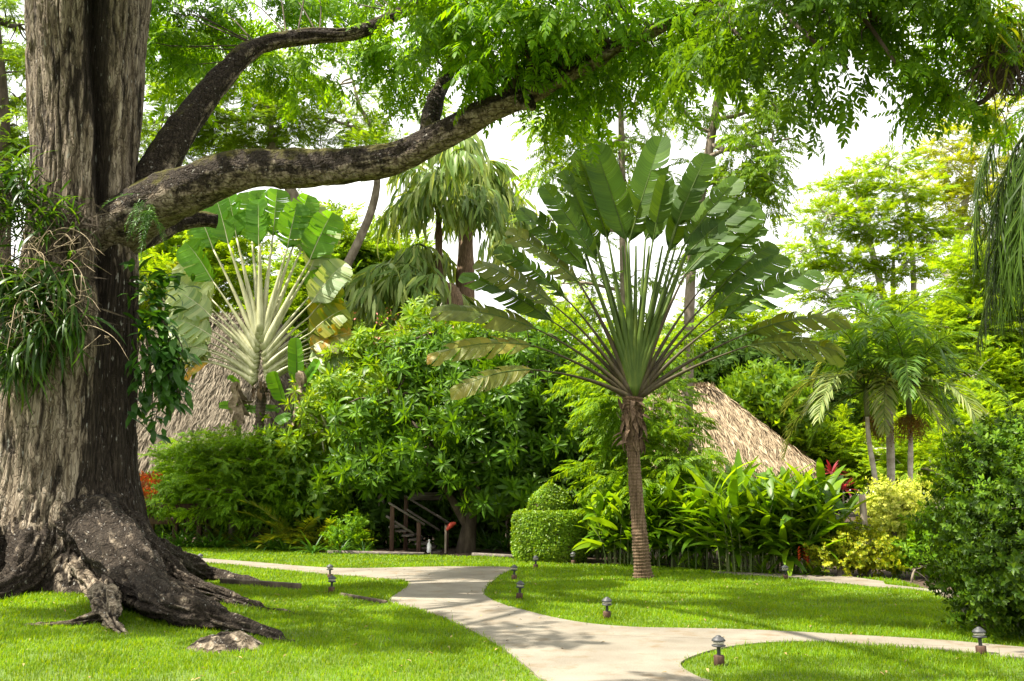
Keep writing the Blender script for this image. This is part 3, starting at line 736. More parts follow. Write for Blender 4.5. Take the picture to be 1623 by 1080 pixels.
def root(pts, rad, seed, darkening=.33, rough=.26, flat=None):  # dark tone mixes wet bark with the roots' painted shade
    mb = MB(); tube(mb, pts, rad, 64, 18, rough, 3.6, seed, flat=flat, furrow=.085)
    n = mb.n; a = np.full(n, darkening); a[:n - 2] += .25 * mb.last_f; mb.A = [a.astype(np.float32)]; mb.has_attr = True
    return mb.build('root', M['bark_limb_root'], TREE)
M['bark_limb_root'] = bark_mat('root_bark', False, (5, 9, 9))
def gz(px, py, dz): p = G(px, py); return p + (0, 0, dz)
root([P(150, 800, 15.2), P(215, 868, 14.9), gz(285, 948, .22), gz(330, 955, .14), gz(390, 965, .07), gz(452, 975, .02), gz(494, 979, -.05)], [.42, .34, .17, .12, .08, .055, .03], 3)
root([P(120, 820, 14.8), P(190, 900, 14.3), gz(262, 990, .24), gz(335, 1000, .13), gz(400, 1010, .07), gz(452, 1019, .02), gz(480, 1024, -.06)], [.42, .36, .23, .16, .10, .065, .03], 5)
root([P(150, 830, 14.8), gz(228, 962, .28), gz(300, 972, .10), gz(375, 985, .0), gz(420, 992, -.06)], [.48, .34, .21, .09, .03], 23)
root([P(-20, 830, 14.9), gz(-70, 955, .16), gz(-170, 965, .05), gz(-230, 970, -.06)], [.45, .32, .2, .1], 7)
root([P(60, 840, 14.7), gz(20, 945, .14), gz(-60, 962, .04), gz(-100, 966, -.06)], [.40, .28, .2, .1], 17)
root([P(150, 890, 14.3), P(163, 935, 13.9), gz(168, 985, .22), gz(180, 1000, .07), gz(205, 1011, -.03)], [.30, .22, .17, .11, .05], 9, .10, .4)
root([gz(170, 988, .08), gz(130, 993, .05), gz(80, 994, .03), gz(18, 994, -.02)], [.12, .075, .06, .03], 11, .12)
root([P(235, 880, 15.6), gz(330, 922, .12), gz(420, 931, .02), gz(500, 934, -.06)], [.35, .18, .08, .03], 13)
# the hump of a root that surfaces alone in the grass
mb = MB(); c = gz(356, 1030, 0); n1, n2 = 26, 64
u = np.linspace(0, 1, n1)[:, None]; v = np.linspace(0, 2 * pi, n2, endpoint=False)[None]
X = .46 * u * np.cos(v) + 0 * v; Y = .36 * u * np.sin(v); Z = .20 * (1 - u ** 2.2) * (1 + 0 * v) - .03
q = np.stack([X * 5, Y * 11 + X * 3, Z * 3], -1).reshape(-1, 3); nn = fbm(q, 4, 41).reshape(X.shape); q2 = q * 3.1
Z = Z + .11 * (nn - .5) * (1 - u ** 3) + .05 * (fbm(q2, 2, 43).reshape(X.shape) - .5); k = 1 + .3 * (fbm(np.stack([np.cos(v) * 1.5 + 0 * u, np.sin(v) * 1.5 + 0 * u, 0 * u + 0 * v], -1).reshape(-1, 3), 2, 4).reshape(X.shape) - .5)
V = np.stack([X * k, Y * k, Z], -1).reshape(-1, 3) + c
i = np.arange(n1 - 1)[:, None]; j = np.arange(n2)[None]
mb.add(V, None, np.stack([i * n2 + j, (i + 1) * n2 + j, (i + 1) * n2 + (j + 1) % n2, i * n2 + (j + 1) % n2], -1).reshape(-1, 4), 0, np.clip(.62 - nn.reshape(-1) * .9, 0, .4)); mb.has_attr = True
tag(mb.build('exposed_root', M['bark_limb_root']), 'low domed hump of bare brown root standing alone in the sunny grass', 'tree root')

def limb(pts, rad, seed, darkening=.16, nseg=40, name='limb'):
    mb = MB(); tube(mb, pts, rad, nseg, 10, .16, 2.6, seed, furrow=.03)
    q = mb.V[0].astype(float); k = len(q) - 2; st = darkening - .05 + .24 * (fbm(q * .9, 2, seed + 3) - .45)
    st[:k] += .42 * np.clip(mb.last_up + .30, -.4, 1) + .28 * mb.last_f
    mb.A = [st.astype(np.float32)]; mb.has_attr = True
    return mb.build(name, M['bark_limb'], TREE)
LA = [(165, 385, 15.6), (225, 335, 15.2), (300, 298, 14.8), (400, 268, 14.4), (520, 266, 14.0), (620, 252, 13.7), (700, 216, 13.4), (765, 180, 13.1), (820, 157, 12.9), (900, 118, 12.6), (1000, 66, 12.3), (1110, 10, 12.0), (1230, -60, 11.6)]
LAp = [P(*p) for p in LA]
limb(LAp, [.52, .45, .37, .315, .275, .24, .21, .185, .16, .13, .10, .08, .05], 3)
LB = [(205, 360, 15.9), (240, 290, 15.8), (275, 225, 15.9), (312, 172, 16.1), (350, 125, 16.3), (400, 78, 16.6), (480, 58, 16.9), (560, 53, 17.1), (640, 18, 17.3), (720, -18, 17.5)]
LBp = [P(*p) for p in LB]
limb(LBp, [.38, .32, .28, .25, .215, .175, .15, .13, .12, .10], 6, .26)
limb([P(678, 224, 13.6), P(684, 185, 13.8), P(694, 150, 14.0), P(713, 112, 14.2), P(740, 60, 14.4)], [.17, .145, .125, .11, .08], 8, .26, 24)
limb([P(215, 372, 16.3), P(270, 356, 16.9), P(310, 348, 17.2), P(343, 351, 17.4)], [.30, .2, .16, .13], 10, .3, 24)
limb([P(822, 158, 12.9), P(838, 165, 12.7), P(845, 172, 12.6)], [.15, .12, .05], 12, .1, 16)

# ---- leaves: hanging pinnate sprays
pin_near = [pinnate(6, .40, .135, .048, .28, .45, leaf_hex, np.random.default_rng(k)) for k in range(4)]
spr_near = [spray(pin_near, 6, .55, 1.0, -.05, np.random.default_rng(40 + k), down=.25) for k in range(5)]

def crown(leafmb, woodmb, blobs, hub_pts, sprays, per, size, cr=.6, flat=.5, droop=.1, seed=0, twig_r=.02, out_w=1.0, minsep=.5, skip_wood=0.0):
    """blobs: (centre, radii, clusters). Leaf clusters fill each blob with gaps between; twigs join each to the nearest hub"""
    rg = np.random.default_rng(seed); hub = np.array(hub_pts)
    allp, alld = [], []
    for c, r, n in blobs:
        c = np.asarray(c, float); r = np.asarray(r, float); cs = []
        tries = 0
        while len(cs) < n and tries < n * 30:
            tries += 1
            v = rdirs(1, rg)[0] * rg.uniform(0, 1) ** (1 / 2.4)
            p = c + v * r
            if p[2] < .25: continue
            if cs and np.min(np.linalg.norm((np.array(cs) - p) / (1, 1, .7), axis=1)) < minsep * cr: continue
            cs.append(p)
        for p in cs:
            k = per + int(rg.integers(-per // 3, per // 3 + 1)) if per > 2 else per
            q = p + rg.normal(size=(k, 3)) * cr * np.array([.62, .62, .62 * flat])
            d = nrm((q - c) / r) * out_w + rg.normal(size=(k, 3)) * .45; d[:, 2] = d[:, 2] * .45 - droop
            allp.append(q); alld.append(d)
            if woodmb is not None and rg.uniform() > skip_wood:
                h = hub[np.argmin(np.linalg.norm((hub - p) * (1, 1, 1.2), axis=1))]
                mid = (h + p) / 2 + rg.normal(size=3) * .12 * np.linalg.norm(h - p) + (0, 0, .06 * np.linalg.norm(h - p))
                tube(woodmb, [h, mid, p, p + (p - mid) * .35], [twig_r * 1.7, twig_r * 1.1, twig_r * .6, twig_r * .2], 5, 4, cap=False)
    p = np.concatenate(allp); d = np.concatenate(alld)
    leafmb.scatter_multi(sprays, p, frames(d, (0, 0, 1), rg.normal(size=len(p)) * .35), size * rg.uniform(.7, 1.2, len(p)), rg=rg)
    return p

def B(px, py, d, rx, ry, rd, n):
    k = d / FPX
    return (P(px, py, d), (rx * k, rd, ry * k), n)

hubs = [p for p in catmull(LAp, 4)[12:]] + [p for p in catmull(LBp, 4)[6:]] + [P(740, 60, 14.4), P(713, 112, 14.2)]
lm, wm = MB(), MB()
crown(lm, wm, [
    B(850, 30, 12.4, 110, 50, 1.2, 17), B(960, 22, 12.2, 120, 50, 1.2, 16), B(800, 92, 12.7, 46, 24, .6, 6), B(740, 25, 13.0, 80, 45, 1.1, 12),
    B(690, -40, 15.0, 80, 36, 1.0, 8),
    B(1060, 60, 12.6, 50, 50, 1.0, 8), B(940, 100, 13.2, 60, 24, .9, 5)],
    hubs, spr_near, 5, .92, .42, .75, .22, 3, .012)
crown(lm, wm, [B(650, 80, 18.0, 60, 35, .8, 8), B(285, 30, 18.6, 70, 55, 1.0, 24), B(390, 0, 18.6, 90, 30, 1.0, 14), B(540, -25, 18.6, 100, 26, 1.0, 10),
    B(270, 95, 18.2, 40, 25, .6, 6), B(450, 105, 18.8, 50, 20, .8, 6), B(600, 120, 18.8, 40, 20, .8, 5)], [p + rng.normal(size=3) * .05 for p in catmull(LBp, 6)[18:]], spr_near, 5, .92, .42, .75, .22, 4, .009, skip_wood=.65)
# unseen rest of the crown, its clusters placed to shade lawn and path
def WB(x, y, z, rx, ry, rz, n): return (np.array([x, y, z], float), (rx, ry, rz), n)
over = [WB(-8.4, 10.8, 9.6, 2.5, 1.1, .8, 26), WB(-7.0, 9.8, 9.9, 1.6, .7, .6, 11), WB(-1.7, 7.4, 9.0, 2.0, .5, .5, 13), WB(-.8, 12.8, 9.9, 2.8, .6, .5, 17), WB(-6.6, 13.4, 10.8, 1.8, .9, .7, 8)]
crown(lm, wm, over, [np.array([-6.6, 15.3, 11.0])] + [c + (0, .2, .5) for c, _, _ in over], spr_near, 4, 1.15, .5, .7, .15, 33, .02)
for c, _, _ in over: tube(wm, [(-6.5, 15.6, 10.4), (np.array([-6.5, 15.3, 11.4]) + c) / 2 + (0, 0, .9), c + (0, .3, .1)], [.14, .09, .04], 8, 5)
lm.build('crown', M['canopy'], TREE)
wm.build('branch', M['bark_dark'], TREE)
# the low bough in front, in shade, hanging in at the top
lm, wm = MB(), MB()
h2 = [P(1110, 10, 11), P(1160, -40, 9.5), P(1230, 10, 8.6), P(1300, 20, 8.2), P(1380, 40, 8.0), P(1200, 60, 9)]
for a in ([P(1110, 10, 12.0), P(1130, -30, 10.5), P(1160, -40, 9.5), P(1230, 10, 8.6), P(1300, 75, 8.2), P(1345, 110, 8.0)], [P(1160, -40, 9.5), P(1260, -40, 8.4), P(1350, 10, 8.0), P(1420, 100, 7.8)], [P(1130, -30, 10.5), P(1150, 30, 9.4), P(1190, 80, 9.0)]):
    tube(wm, a, np.linspace(.045, .012, len(a)), 7, 5)
crown(lm, wm, [
    B(1150, 12, 9.2, 75, 36, .9, 8), B(1240, 20, 8.6, 75, 38, .8, 9), B(1320, 8, 8.2, 80, 40, .8, 9), B(1410, 10, 8.0, 60, 36, .7, 6), B(1290, 65, 8.3, 50, 22, .5, 3),
    B(1400, 70, 7.9, 55, 20, .4, 2), B(1250, -40, 8.6, 160, 25, .9, 8), B(1430, -25, 8.0, 80, 25, .7, 4)], h2, spr_near, 3, .68, .26, .7, .26, 9, .006)
# single leaf sprays that hang lowest
hang = [(1345, 172, 8.0, -.1, -1), (1395, 150, 7.9, .75, -.6), (1425, 158, 7.9, .6, -.8), (1120, 110, 9.3, -1, -.25), (1455, 118, 7.8, 1, -.45), (1225, 118, 8.7, -.8, -.5), (1300, 135, 8.2, -.3, -.8), (1180, 118, 9, -.6, -.5), (1265, 128, 8.4, .4, -.6)]
hp = np.array([P(a, b - 22, c) for a, b, c, _, _ in hang]); hd = np.array([[dx, .15, dz] for *_, dx, dz in hang])
lm.scatter_multi([pinnate(8, .42, .12, .045, .25, .5, leaf_hex, np.random.default_rng(77 + k)) for k in range(2)], hp, frames(hd, (0, -.6, 1)), np.full(len(hp), .85))
lm.build('bough_foliage', M['canopy_shaded'], TREE)
wm.build('bough', M['bark_dark'], TREE)

# ---- plants that grow on the trunk
strap = [leaf_grid(L, w, .25, a, 7, .55) for L, w, a in ((.62, .042, .7), (.75, .045, .9), (.55, .036, .4), (.85, .05, 1.2))]
def epiphyte(name, label, anchors, n, size, down, seed, dry=0, group=None):
    rg = np.random.default_rng(seed)
    A = np.array([P(*a) for a in anchors]); t = thing(name, label, 'epiphyte', A[0], group)
    p = A[rg.integers(0, len(A), n)] + rg.normal(size=(n, 3)) * (.13, .10, .13)
    d = rg.normal(size=(n, 3)) * (.8, .5, .45) + (0, -.65, .55 - down)
    lm = MB(); lm.scatter_multi(strap, p, frames(d, (0, 0, 1), rg.normal(size=n) * .35), size * rg.uniform(.6, 1.25, n), rg=rg)
    lm.build('leaves', M['strap'], t)
    # root mat behind the leaves
    rb = MB()
    q = A[rg.integers(0, len(A), 260)] + rg.normal(size=(260, 3)) * (.14, .05, .16) + (0, .12, 0)
    rb.scatter(leaf_hex(.34, .022, .2, .5), q, frames(rg.normal(size=(260, 3)) * (.5, .3, .4) + (0, -.3, -.6), (0, -1, 0)), rg.uniform(.6, 1.3, 260))
    rb.build('root_mat', M['bark_dark'], t)
    if dry:
        db = MB()
        for k in range(dry):
            a = A[rg.integers(0, len(A))] + rg.normal(size=3) * .2
            v = np.array([rg.normal() * .9 + .35, -.5, rg.normal() * .4 + .1]); v = nrm(v) * rg.uniform(.4, 1.0)
            e = a + v; tube(db, [a, a + v * .5 + (0, -.05, .1), e, e + v * .35 + (0, 0, -.28)], [.007, .006, .005, .003], 4, 4)
            for s in range(3):
                b0 = a + v * rg.uniform(.4, 1); tube(db, [b0, b0 + rg.normal(size=3) * .12 + (0, 0, -.08), b0 + rg.normal(size=3) * .2 + (0, 0, -.2)], [.005, .004, .003], 4, 3)
        db.build('dry_stem', M['twig'], t)
    return t
FD = 14.55
epiphyte('strap_leaf_epiphyte', 'upper clump of arching green strap leaves rooted on the trunk at its edge', [(8, 300, FD), (40, 310, FD), (-15, 340, FD), (70, 330, FD), (20, 360, FD), (-20, 300, FD), (30, 270, FD), (60, 375, 14.4)], 260, .95, .1, 3)
epiphyte('strap_leaf_epiphyte', 'small upright tuft of strap leaves in the middle of the broad trunk', [(100, 335, 14.35), (118, 350, 14.3), (85, 350, 14.3)], 34, .62, -.25, 4)
epiphyte('strap_leaf_epiphyte', 'dark clump of hanging strap leaves with pale dry stems across the trunk', [(30, 430, FD - .05), (0, 450, FD), (70, 450, FD - .15), (55, 490, FD - .15), (100, 440, 14.25)], 330, 1.0, .75, 5, 30)
epiphyte('strap_leaf_epiphyte', 'lowest mass of drooping dark strap leaves on the trunk', [(20, 520, FD - .1), (55, 540, 14.3), (-10, 530, FD), (85, 520, 14.2), (35, 480, FD - .1), (110, 500, 14.2), (20, 570, 14.35)], 280, 1.0, 1.25, 6, 12)

# climber on the shaded flank
t = thing('climbing_plant', 'dark leafy climber hanging down the shaded flank of the big trunk under the limb', 'climber', P(225, 560, 15.2))
rg = np.random.default_rng(8)
lf = leaf_grid(.34, .10, .25, .5, 6, .8); lf2 = leaf_hex(.26, .10, .2, .35)
lm, wm = MB(), MB()
A = np.array([P(225, 430, 15.1), P(240, 440, 15.0), P(255, 455, 15.0), P(230, 470, 15.0), P(245, 490, 15.0), P(220, 510, 15.0)])
p = A[rg.integers(0, len(A), 110)] + rg.normal(size=(110, 3)) * (.16, .12, .14)
lm.scatter(lf, p, frames(rg.normal(size=(110, 3)) * (.7, .5, .5) + (.6, -.35, .05), (0, 0, 1), rg.normal(size=110) * .4), rg.uniform(.6, 1.1, 110))
for k in range(15):
    x0 = rg.uniform(212, 252); y0 = rg.uniform(480, 560); e = (x0 + rg.uniform(-12, 48), rg.uniform(590, 725) - (20 if x0 > 240 else 0))
    a = P(x0, y0, 15.0); b = P(e[0], e[1], 14.9); mid = (a + b) / 2 + (rg.uniform(.02, .2), -.1, -.05); C = catmull([a, mid, b], 14)
    tube(wm, [a, mid, b], [.012, .01, .005], 4, 5)
    n = 26; q = C[rg.integers(0, len(C), n)] + rg.normal(size=(n, 3)) * .05
    lm.scatter(lf2, q, frames(rg.normal(size=(n, 3)) * (.8, .6, .4) + (.25, -.2, -.55), (0, -.4, 1)), rg.uniform(.6, 1.2, n))
lm.build('leaves', M['vine'], t); wm.build('stem', M['bark_dark'], t)
# sprig on the crotch of the limb
t = thing('fern', 'small green fern growing on the underside of the crotch between trunk and limb', 'fern', P(235, 335, 14.6))
fr = [pinnate(12, .45, .10, .022, .5, .2, leaf_rhomb, np.random.default_rng(60 + k)) for k in range(3)]
lm = MB(); n = 16; q = np.array([P(232, 318, 14.6), P(240, 340, 14.55)])[rg.integers(0, 2, n)] + rg.normal(size=(n, 3)) * .05
lm.scatter_multi(fr, q, frames(rg.normal(size=(n, 3)) * (.5, .3, .3) + (0, -.4, -.4), (0, -.5, 1)), rg.uniform(.7, 1.2, n)); lm.build('fronds', M['fern'], t)

# ---- top corner: the other tree whose bough reaches into view with its hanging plant
OT = thing('overhanging_tree', 'thin branches with green leaflets reaching in beside the hanging air plant', 'tree', (7.2, 8.6, 0))
wm, lm = MB(), MB()
tp = [(7.2, 8.6, -.1), (7.15, 8.6, 2.5), (7.0, 8.5, 4.5), (6.6, 8.3, 6.2), (5.6, 8.0, 7.0)]
tube(wm, tp, [.20, .17, .14, .10, .05], 14, 6, .1, 4, 2)
for a in ([P(1700, -60, 8.3), P(1640, 30, 8.2), P(1590, 90, 8.2)], [P(1700, -60, 8.3), P(1640, 120, 8.3), P(1600, 150, 8.4), P(1575, 110, 8.4)], [P(1660, 40, 8.3), P(1560, 160, 8.3), P(1500, 150, 8.2)]):
    tube(wm, a, [.04, .025, .01][:len(a)] + [.008] * (len(a) - 3), 6, 5)
wm.build('trunk', M['bark_dark'], OT)
crown(lm, None, [B(1520, 95, 8.2, 55, 40, .5, 10), B(1480, 40, 8.1, 45, 40, .5, 8), B(1600, 80, 8.6, 40, 60, .4, 6), B(1530, 130, 8.2, 40, 20, .3, 4)], [P(1600, 60, 8.3)], spr_near, 3, .55, .22, .7, .15, 19)
lm.build('crown', M['canopy'], OT)
epi = thing('hanging_air_plant', 'hanging air plant with long drooping yellowish leaves and dark root ball', 'epiphyte', P(1590, 60, 8.0))
lm = MB(); n = 170; c = P(1590, 70, 8.0)
p = c + rg.normal(size=(n, 3)) * (.15, .12, .14) + (0, 0, .08); d = rg.normal(size=(n, 3)) * (.6, .5, .35) + (-.1, -.1, .25)
lm.scatter_multi([leaf_grid(.62, .026, .2, 1.5, 8, .5), leaf_grid(.5, .022, .2, 1.9, 8, .5)], p, frames(d, (0, 0, 1), rg.normal(size=n) * .3), rg.uniform(.6, 1.15, n)); lm.build('leaves', M['cycad'], epi)
lm = MB(); n = 420; p = P(1597, 92, 8.0) + rg.normal(size=(n, 3)) * (.10, .09, .10)
lm.scatter(leaf_hex(.26, .012, .2, .6), p, frames(rg.normal(size=(n, 3)) * (.5, .5, .5) + (0, 0, -.7), (0, -1, .2)), rg.uniform(.5, 1.3, n)); lm.build('root_ball', M['bark_dark'], epi)
# ================================================================== traveller's palms
def paddle(mb, base, tip, normal, W, rg, fold=.30, droop=.10, tears=10, tear=.5, sag=.25, m=0):
    """banana-like blade: two half blades torn crosswise into strips that hang a little apart"""
    base = np.asarray(base, float); tip = np.asarray(tip, float)
    X = tip - base; Lh = np.linalg.norm(X); X = X / Lh
    N_ = nrm(normal - X * np.dot(normal, X)); S = np.cross(N_, X)
    def mid(t):
        t = np.asarray(t)[..., None]
        return base + X * Lh * t + np.array([0, 0, -1]) * droop * Lh * (t ** 2) + np.array([0, 0, 1]) * droop * Lh * .6 * t
    def w(t):
        t = np.clip(t, 0, 1)
        return W / 2 * np.clip(1 - np.abs(2 * t - 1.0) ** 4.5, 0, 1) ** .5 * (1 - .08 * t)
    for s in (1, -1):
        cuts = np.sort(np.concatenate([[0, 1], np.clip(np.linspace(0, 1, tears + 1)[1:-1] + rg.normal(size=tears - 1) * .035, .03, .97)]))
        f0 = fold * rg.uniform(.6, 1.4)
        off = 0.0
        for a, b in zip(cuts[:-1], cuts[1:]):
            split = rg.uniform() < tear
            if split: off = rg.normal() * .20
            nt_, nu = max(3, int((b - a) * 40)), 6
            t, u = np.meshgrid(np.linspace(a, b, nt_), np.linspace(0, 1, nu), indexing='ij')
            ph = f0 + off
            tm = (a + b) / 2
            tt = tm + (t - tm) * (1 - (.16 if split else .0) * u ** 1.5) + .10 * u * u
            ww = w(t) * (1 + .02 * np.sin(t * 60))
            rip = .006 * np.sin(t * Lh * 46 + s) * u
            cu = ww * u
            sg = (sag + (.15 * abs(off) if split else 0)) * ww * u * u
            V = mid(np.clip(tt, 0, 1.06)) + S * (s * cu * cos(ph))[..., None] + N_ * (cu * sin(ph) + rip)[..., None] - np.array([0, 0, 1]) * sg[..., None]
            k = np.arange(nt_ - 1)[:, None] * nu + np.arange(nu - 1)[None]
            Q = np.stack([k, k + 1, k + nu + 1, k + nu], -1).reshape(-1, 4)
            if s < 0: Q = Q[:, ::-1]
            mb.add(V.reshape(-1, 3), None, Q, m, (t * Lh + s * 3).reshape(-1))
    tt = np.linspace(0, 1, 14); tube(mb, mid(tt) - N_ * .006, np.interp(tt, [0, 1], [.022, .006]), 6, 1, m=1, cap=False)

def stalk(mb, p0, p1, p2, r0, r1, n=12):
    t = np.linspace(0, 1, n)[:, None]
    C = (1 - t) ** 2 * p0 + 2 * t * (1 - t) * p1 + t * t * p2
    r = r1 + (r0 - r1) * (1 - t[:, 0]) ** 1.6
    tube(mb, C, r, 8, 1, flat=.75)

def ring_trunk(mb, pts, rad, seed, ring=.045, amp=.05, sub=14, nseg=22):
    C = catmull(pts, sub * 3); n = len(C); s = np.concatenate([[0], np.cumsum(np.linalg.norm(np.diff(C, axis=0), axis=1))])
    r = np.interp(np.linspace(0, len(pts) - 1, n), np.arange(len(pts)), rad)
    saw = (s / ring) % 1.0
    r = r * (1 + amp * (saw - .5) + .04 * np.sin(s * 7 + seed))
    tube(mb, C, r, nseg, 1, .07, 14, seed)

# ---- the central one
D0 = 18.9
TP = thing('travellers_palm', 'tall fan-shaped palm standing in the open lawn with dark green paddle leaves on long stalks', 'palm', P(1020, 913, D0) * (1, 1, 0))
mb = MB(); ring_trunk(mb, [P(1020, 918, D0), P(1018, 895, D0), P(1014, 850, D0), P(1008, 780, D0), P(1004, 720, D0), P(1001, 660, D0), P(1003, 630, D0)], [.20, .165, .145, .125, .125, .15, .2], 3, .06, .16)
mb.build('trunk', M['bark_trunk'] if 'bark_trunk' in M else M['bark_brown'], TP)
mb = MB(); rg = np.random.default_rng(4)
n = 120; yy = rg.uniform(632, 700, n); th = rg.uniform(0, 2 * pi, n)
rr = .13 + .04 * rg.uniform(size=n)
p = np.array([P(1002, y, D0) for y in yy]) + np.stack([np.cos(th) * rr, np.sin(th) * rr, 0 * th], 1)
d = np.stack([np.cos(th) * .5, np.sin(th) * .5, -1 + rg.normal(size=n) * .4 + 1.1 * (rg.uniform(size=n) < .3)], 1)
mb.scatter(leaf_grid(.32, .09, .5, .4, 5, .6), p, frames(d * (.6, .6, 1), np.stack([np.cos(th), np.sin(th), 0 * th], 1), rg.normal(size=n) * .5), rg.uniform(.5, 1.1, n))
mb.build('dead_sheath', M['bark_brown'], TP)
def cpx(c): return (680 + c[0] * .435, 210 + c[1] * .435)
LV = [  # blade base, blade tip (crop pixels), width m, tone, depth offset, tilt, tear
    ((362, 868), (95, 905), .40, 'old', -.25, .9, .7), ((358, 778), (15, 772), .46, 'old', -.1, .8, .5), ((372, 712), (30, 612), .50, 'grey', .0, .7, .4),
    ((432, 678), (132, 490), .50, 'green', .1, .5, .5), ((442, 622), (185, 450), .46, 'grey', -.1, .6, .6), ((480, 590), (258, 405), .46, 'green', .35, .4, .7),
    ((528, 532), (298, 342), .54, 'grey', .0, .45, .5), ((565, 492), (340, 268), .54, 'green', .1, .35, .5), ((600, 452), (425, 188), .50, 'green', -.05, .3, .3),
    ((612, 420), (495, 138), .46, 'green', .15, .5, .3), ((645, 372), (545, 78), .46, 'green', -.1, .2, .2), ((712, 375), (606, 48), .64, 'green', -.2, .0, .12),
    ((735, 378), (842, 28), .62, 'green', -.1, -.15, .15), ((818, 385), (862, 165), .42, 'green', -.3, -.1, .15), ((795, 380), (895, 195), .44, 'green', .3, -.2, .2),
    ((905, 330), (1008, 82), .52, 'green', .0, -.25, .25), ((880, 420), (975, 130), .46, 'green', .3, -.2, .2), ((940, 398), (1118, 162), .52, 'green', .05, -.35, .25),
    ((945, 440), (1172, 232), .52, 'green', -.05, -.4, .3), ((950, 500), (1190, 262), .54, 'green', -.15, -.45, .3), ((1000, 560), (1205, 325), .54, 'green', .0, -.5, .35),
    ((1055, 575), (1245, 388), .56, 'green', .2, -.5, .5), ((1050, 640), (1285, 425), .50, 'green', .0, -.6, .5), ((1092, 668), (1402, 470), .62, 'green', -.1, -.55, .7),
    ((1180, 728), (1505, 642), .52, 'olive', .1, -.6, .8), ((1182, 778), (1492, 760), .56, 'olive', -.1, -.7, .9)]
rg = np.random.default_rng(12)
MT = {'old': M['tp_old'], 'grey': M['tp_grey'] if 'tp_grey' in M else M['tp_old'], 'green': M['tp_leaf'], 'olive': M['tp_leaf']}
M['tp_grey'] = leafmat('paddle_leaf_grey', [(.05, .085, .025), (.075, .11, .032), (.10, .13, .04)], tr=.3, rough=.38, spec=.45, tint=(2.2, 1.6, .3), stripes=.15)
M['tp_olive'] = leafmat('paddle_leaf_olive', [(.045, .08, .010), (.065, .10, .012), (.085, .118, .014)], tr=.46, rough=.42, spec=.3, tint=(2.4, 1.9, .2), stripes=.15)
MT['grey'] = M['tp_grey']; MT['olive'] = M['tp_olive']
nL = len(LV)
for i, (b, t, W, tone, dy, tilt, tear) in enumerate(LV):
    b = (b[0] + (b[0] - t[0]) * .07, b[1] + (b[1] - t[1]) * .07)
    bp, tp_ = cpx(b), cpx(t)
    A_ = P(bp[0], bp[1], D0 + dy); T_ = P(tp_[0], tp_[1], D0 + dy * 1.2 - .1)
    f = abs(i - 12.5) / 12.5                              # 0 centre .. 1 outermost
    sgn = -1 if i < 12.5 else 1
    p0 = P(1006 + sgn * 4 * f, 632 - 12 * (1 - f), D0 - .03 + .05 * (i % 2) + dy * .1)
    p1 = P(1006 + sgn * (10 + 42 * f), 632 - 150 * (1 - f) - 62, D0 + dy * .35)
    mid = (p0 + A_) / 2; p1 = mid + (p1 - mid) * .38
    pm = MB(); stalk(pm, p0, p1, A_, .088, .018)
    st = pm.build('leaf_stalk', M['petiole'] if f < .5 else M['petiole_brown'], TP)
    lm = MB()
    nv = np.array([tilt * .55, -1.0, .25 + .35 * f])
    paddle(lm, A_, T_, nv, W * 1.10, rg, fold=.16 + rg.uniform(-.1, .15), droop=.04 + .26 * f, tears=int(10 + 10 * tear), tear=min(.9, tear + .12), sag=.06 + .30 * f)
    o = lm.build('leaf_blade', [MT[tone], M['petiole']], st)
# spear sheaths in the middle
mb = MB()
for k in range(9):
    a = (k - 4) * .05
    tube(mb, [P(1006, 628, D0 - .08), P(1006 + 110 * a, 560, D0 - .06), P(1007 + 260 * a, 480, D0 - .05), P(1008 + 420 * a, 390, D0)], [.06, .055, .04, .018], 8, 4)
mb.build('spear', M['petiole'], TP)

# ---- the pale one behind the limb
D1 = 30.0
TQ = thing('travellers_palm', 'pale fan palm with densely packed cream stalks and overlapping blades in front of grey thatch', 'palm', P(412, 860, D1) * (1, 1, 0))
mb = MB(); ring_trunk(mb, [P(409, 870, D1), P(410, 780, D1), P(411, 700, D1), P(413, 650, D1), P(416, 615, D1)], [.15, .14, .13, .14, .17], 5, .10, .2); mb.build('trunk', M['bark_dark'], TQ)
mb = MB(); n = 34; th = rg.uniform(0, 2 * pi, n); yy = rg.uniform(602, 628, n)
p = np.array([P(415, y, D1) for y in yy]) + np.stack([np.cos(th) * .25, np.sin(th) * .22, 0 * th], 1)
mb.scatter(leaf_grid(.36, .12, .5, .4, 5, .6), p, frames(np.stack([np.cos(th) * .3, np.sin(th) * .3, rg.normal(size=n) * .4 - .8], 1), np.stack([np.cos(th), np.sin(th), 0 * th], 1)), rg.uniform(.5, 1, n)); mb.build('dead_sheath', M['bark_brown'], TQ)
nl = 38
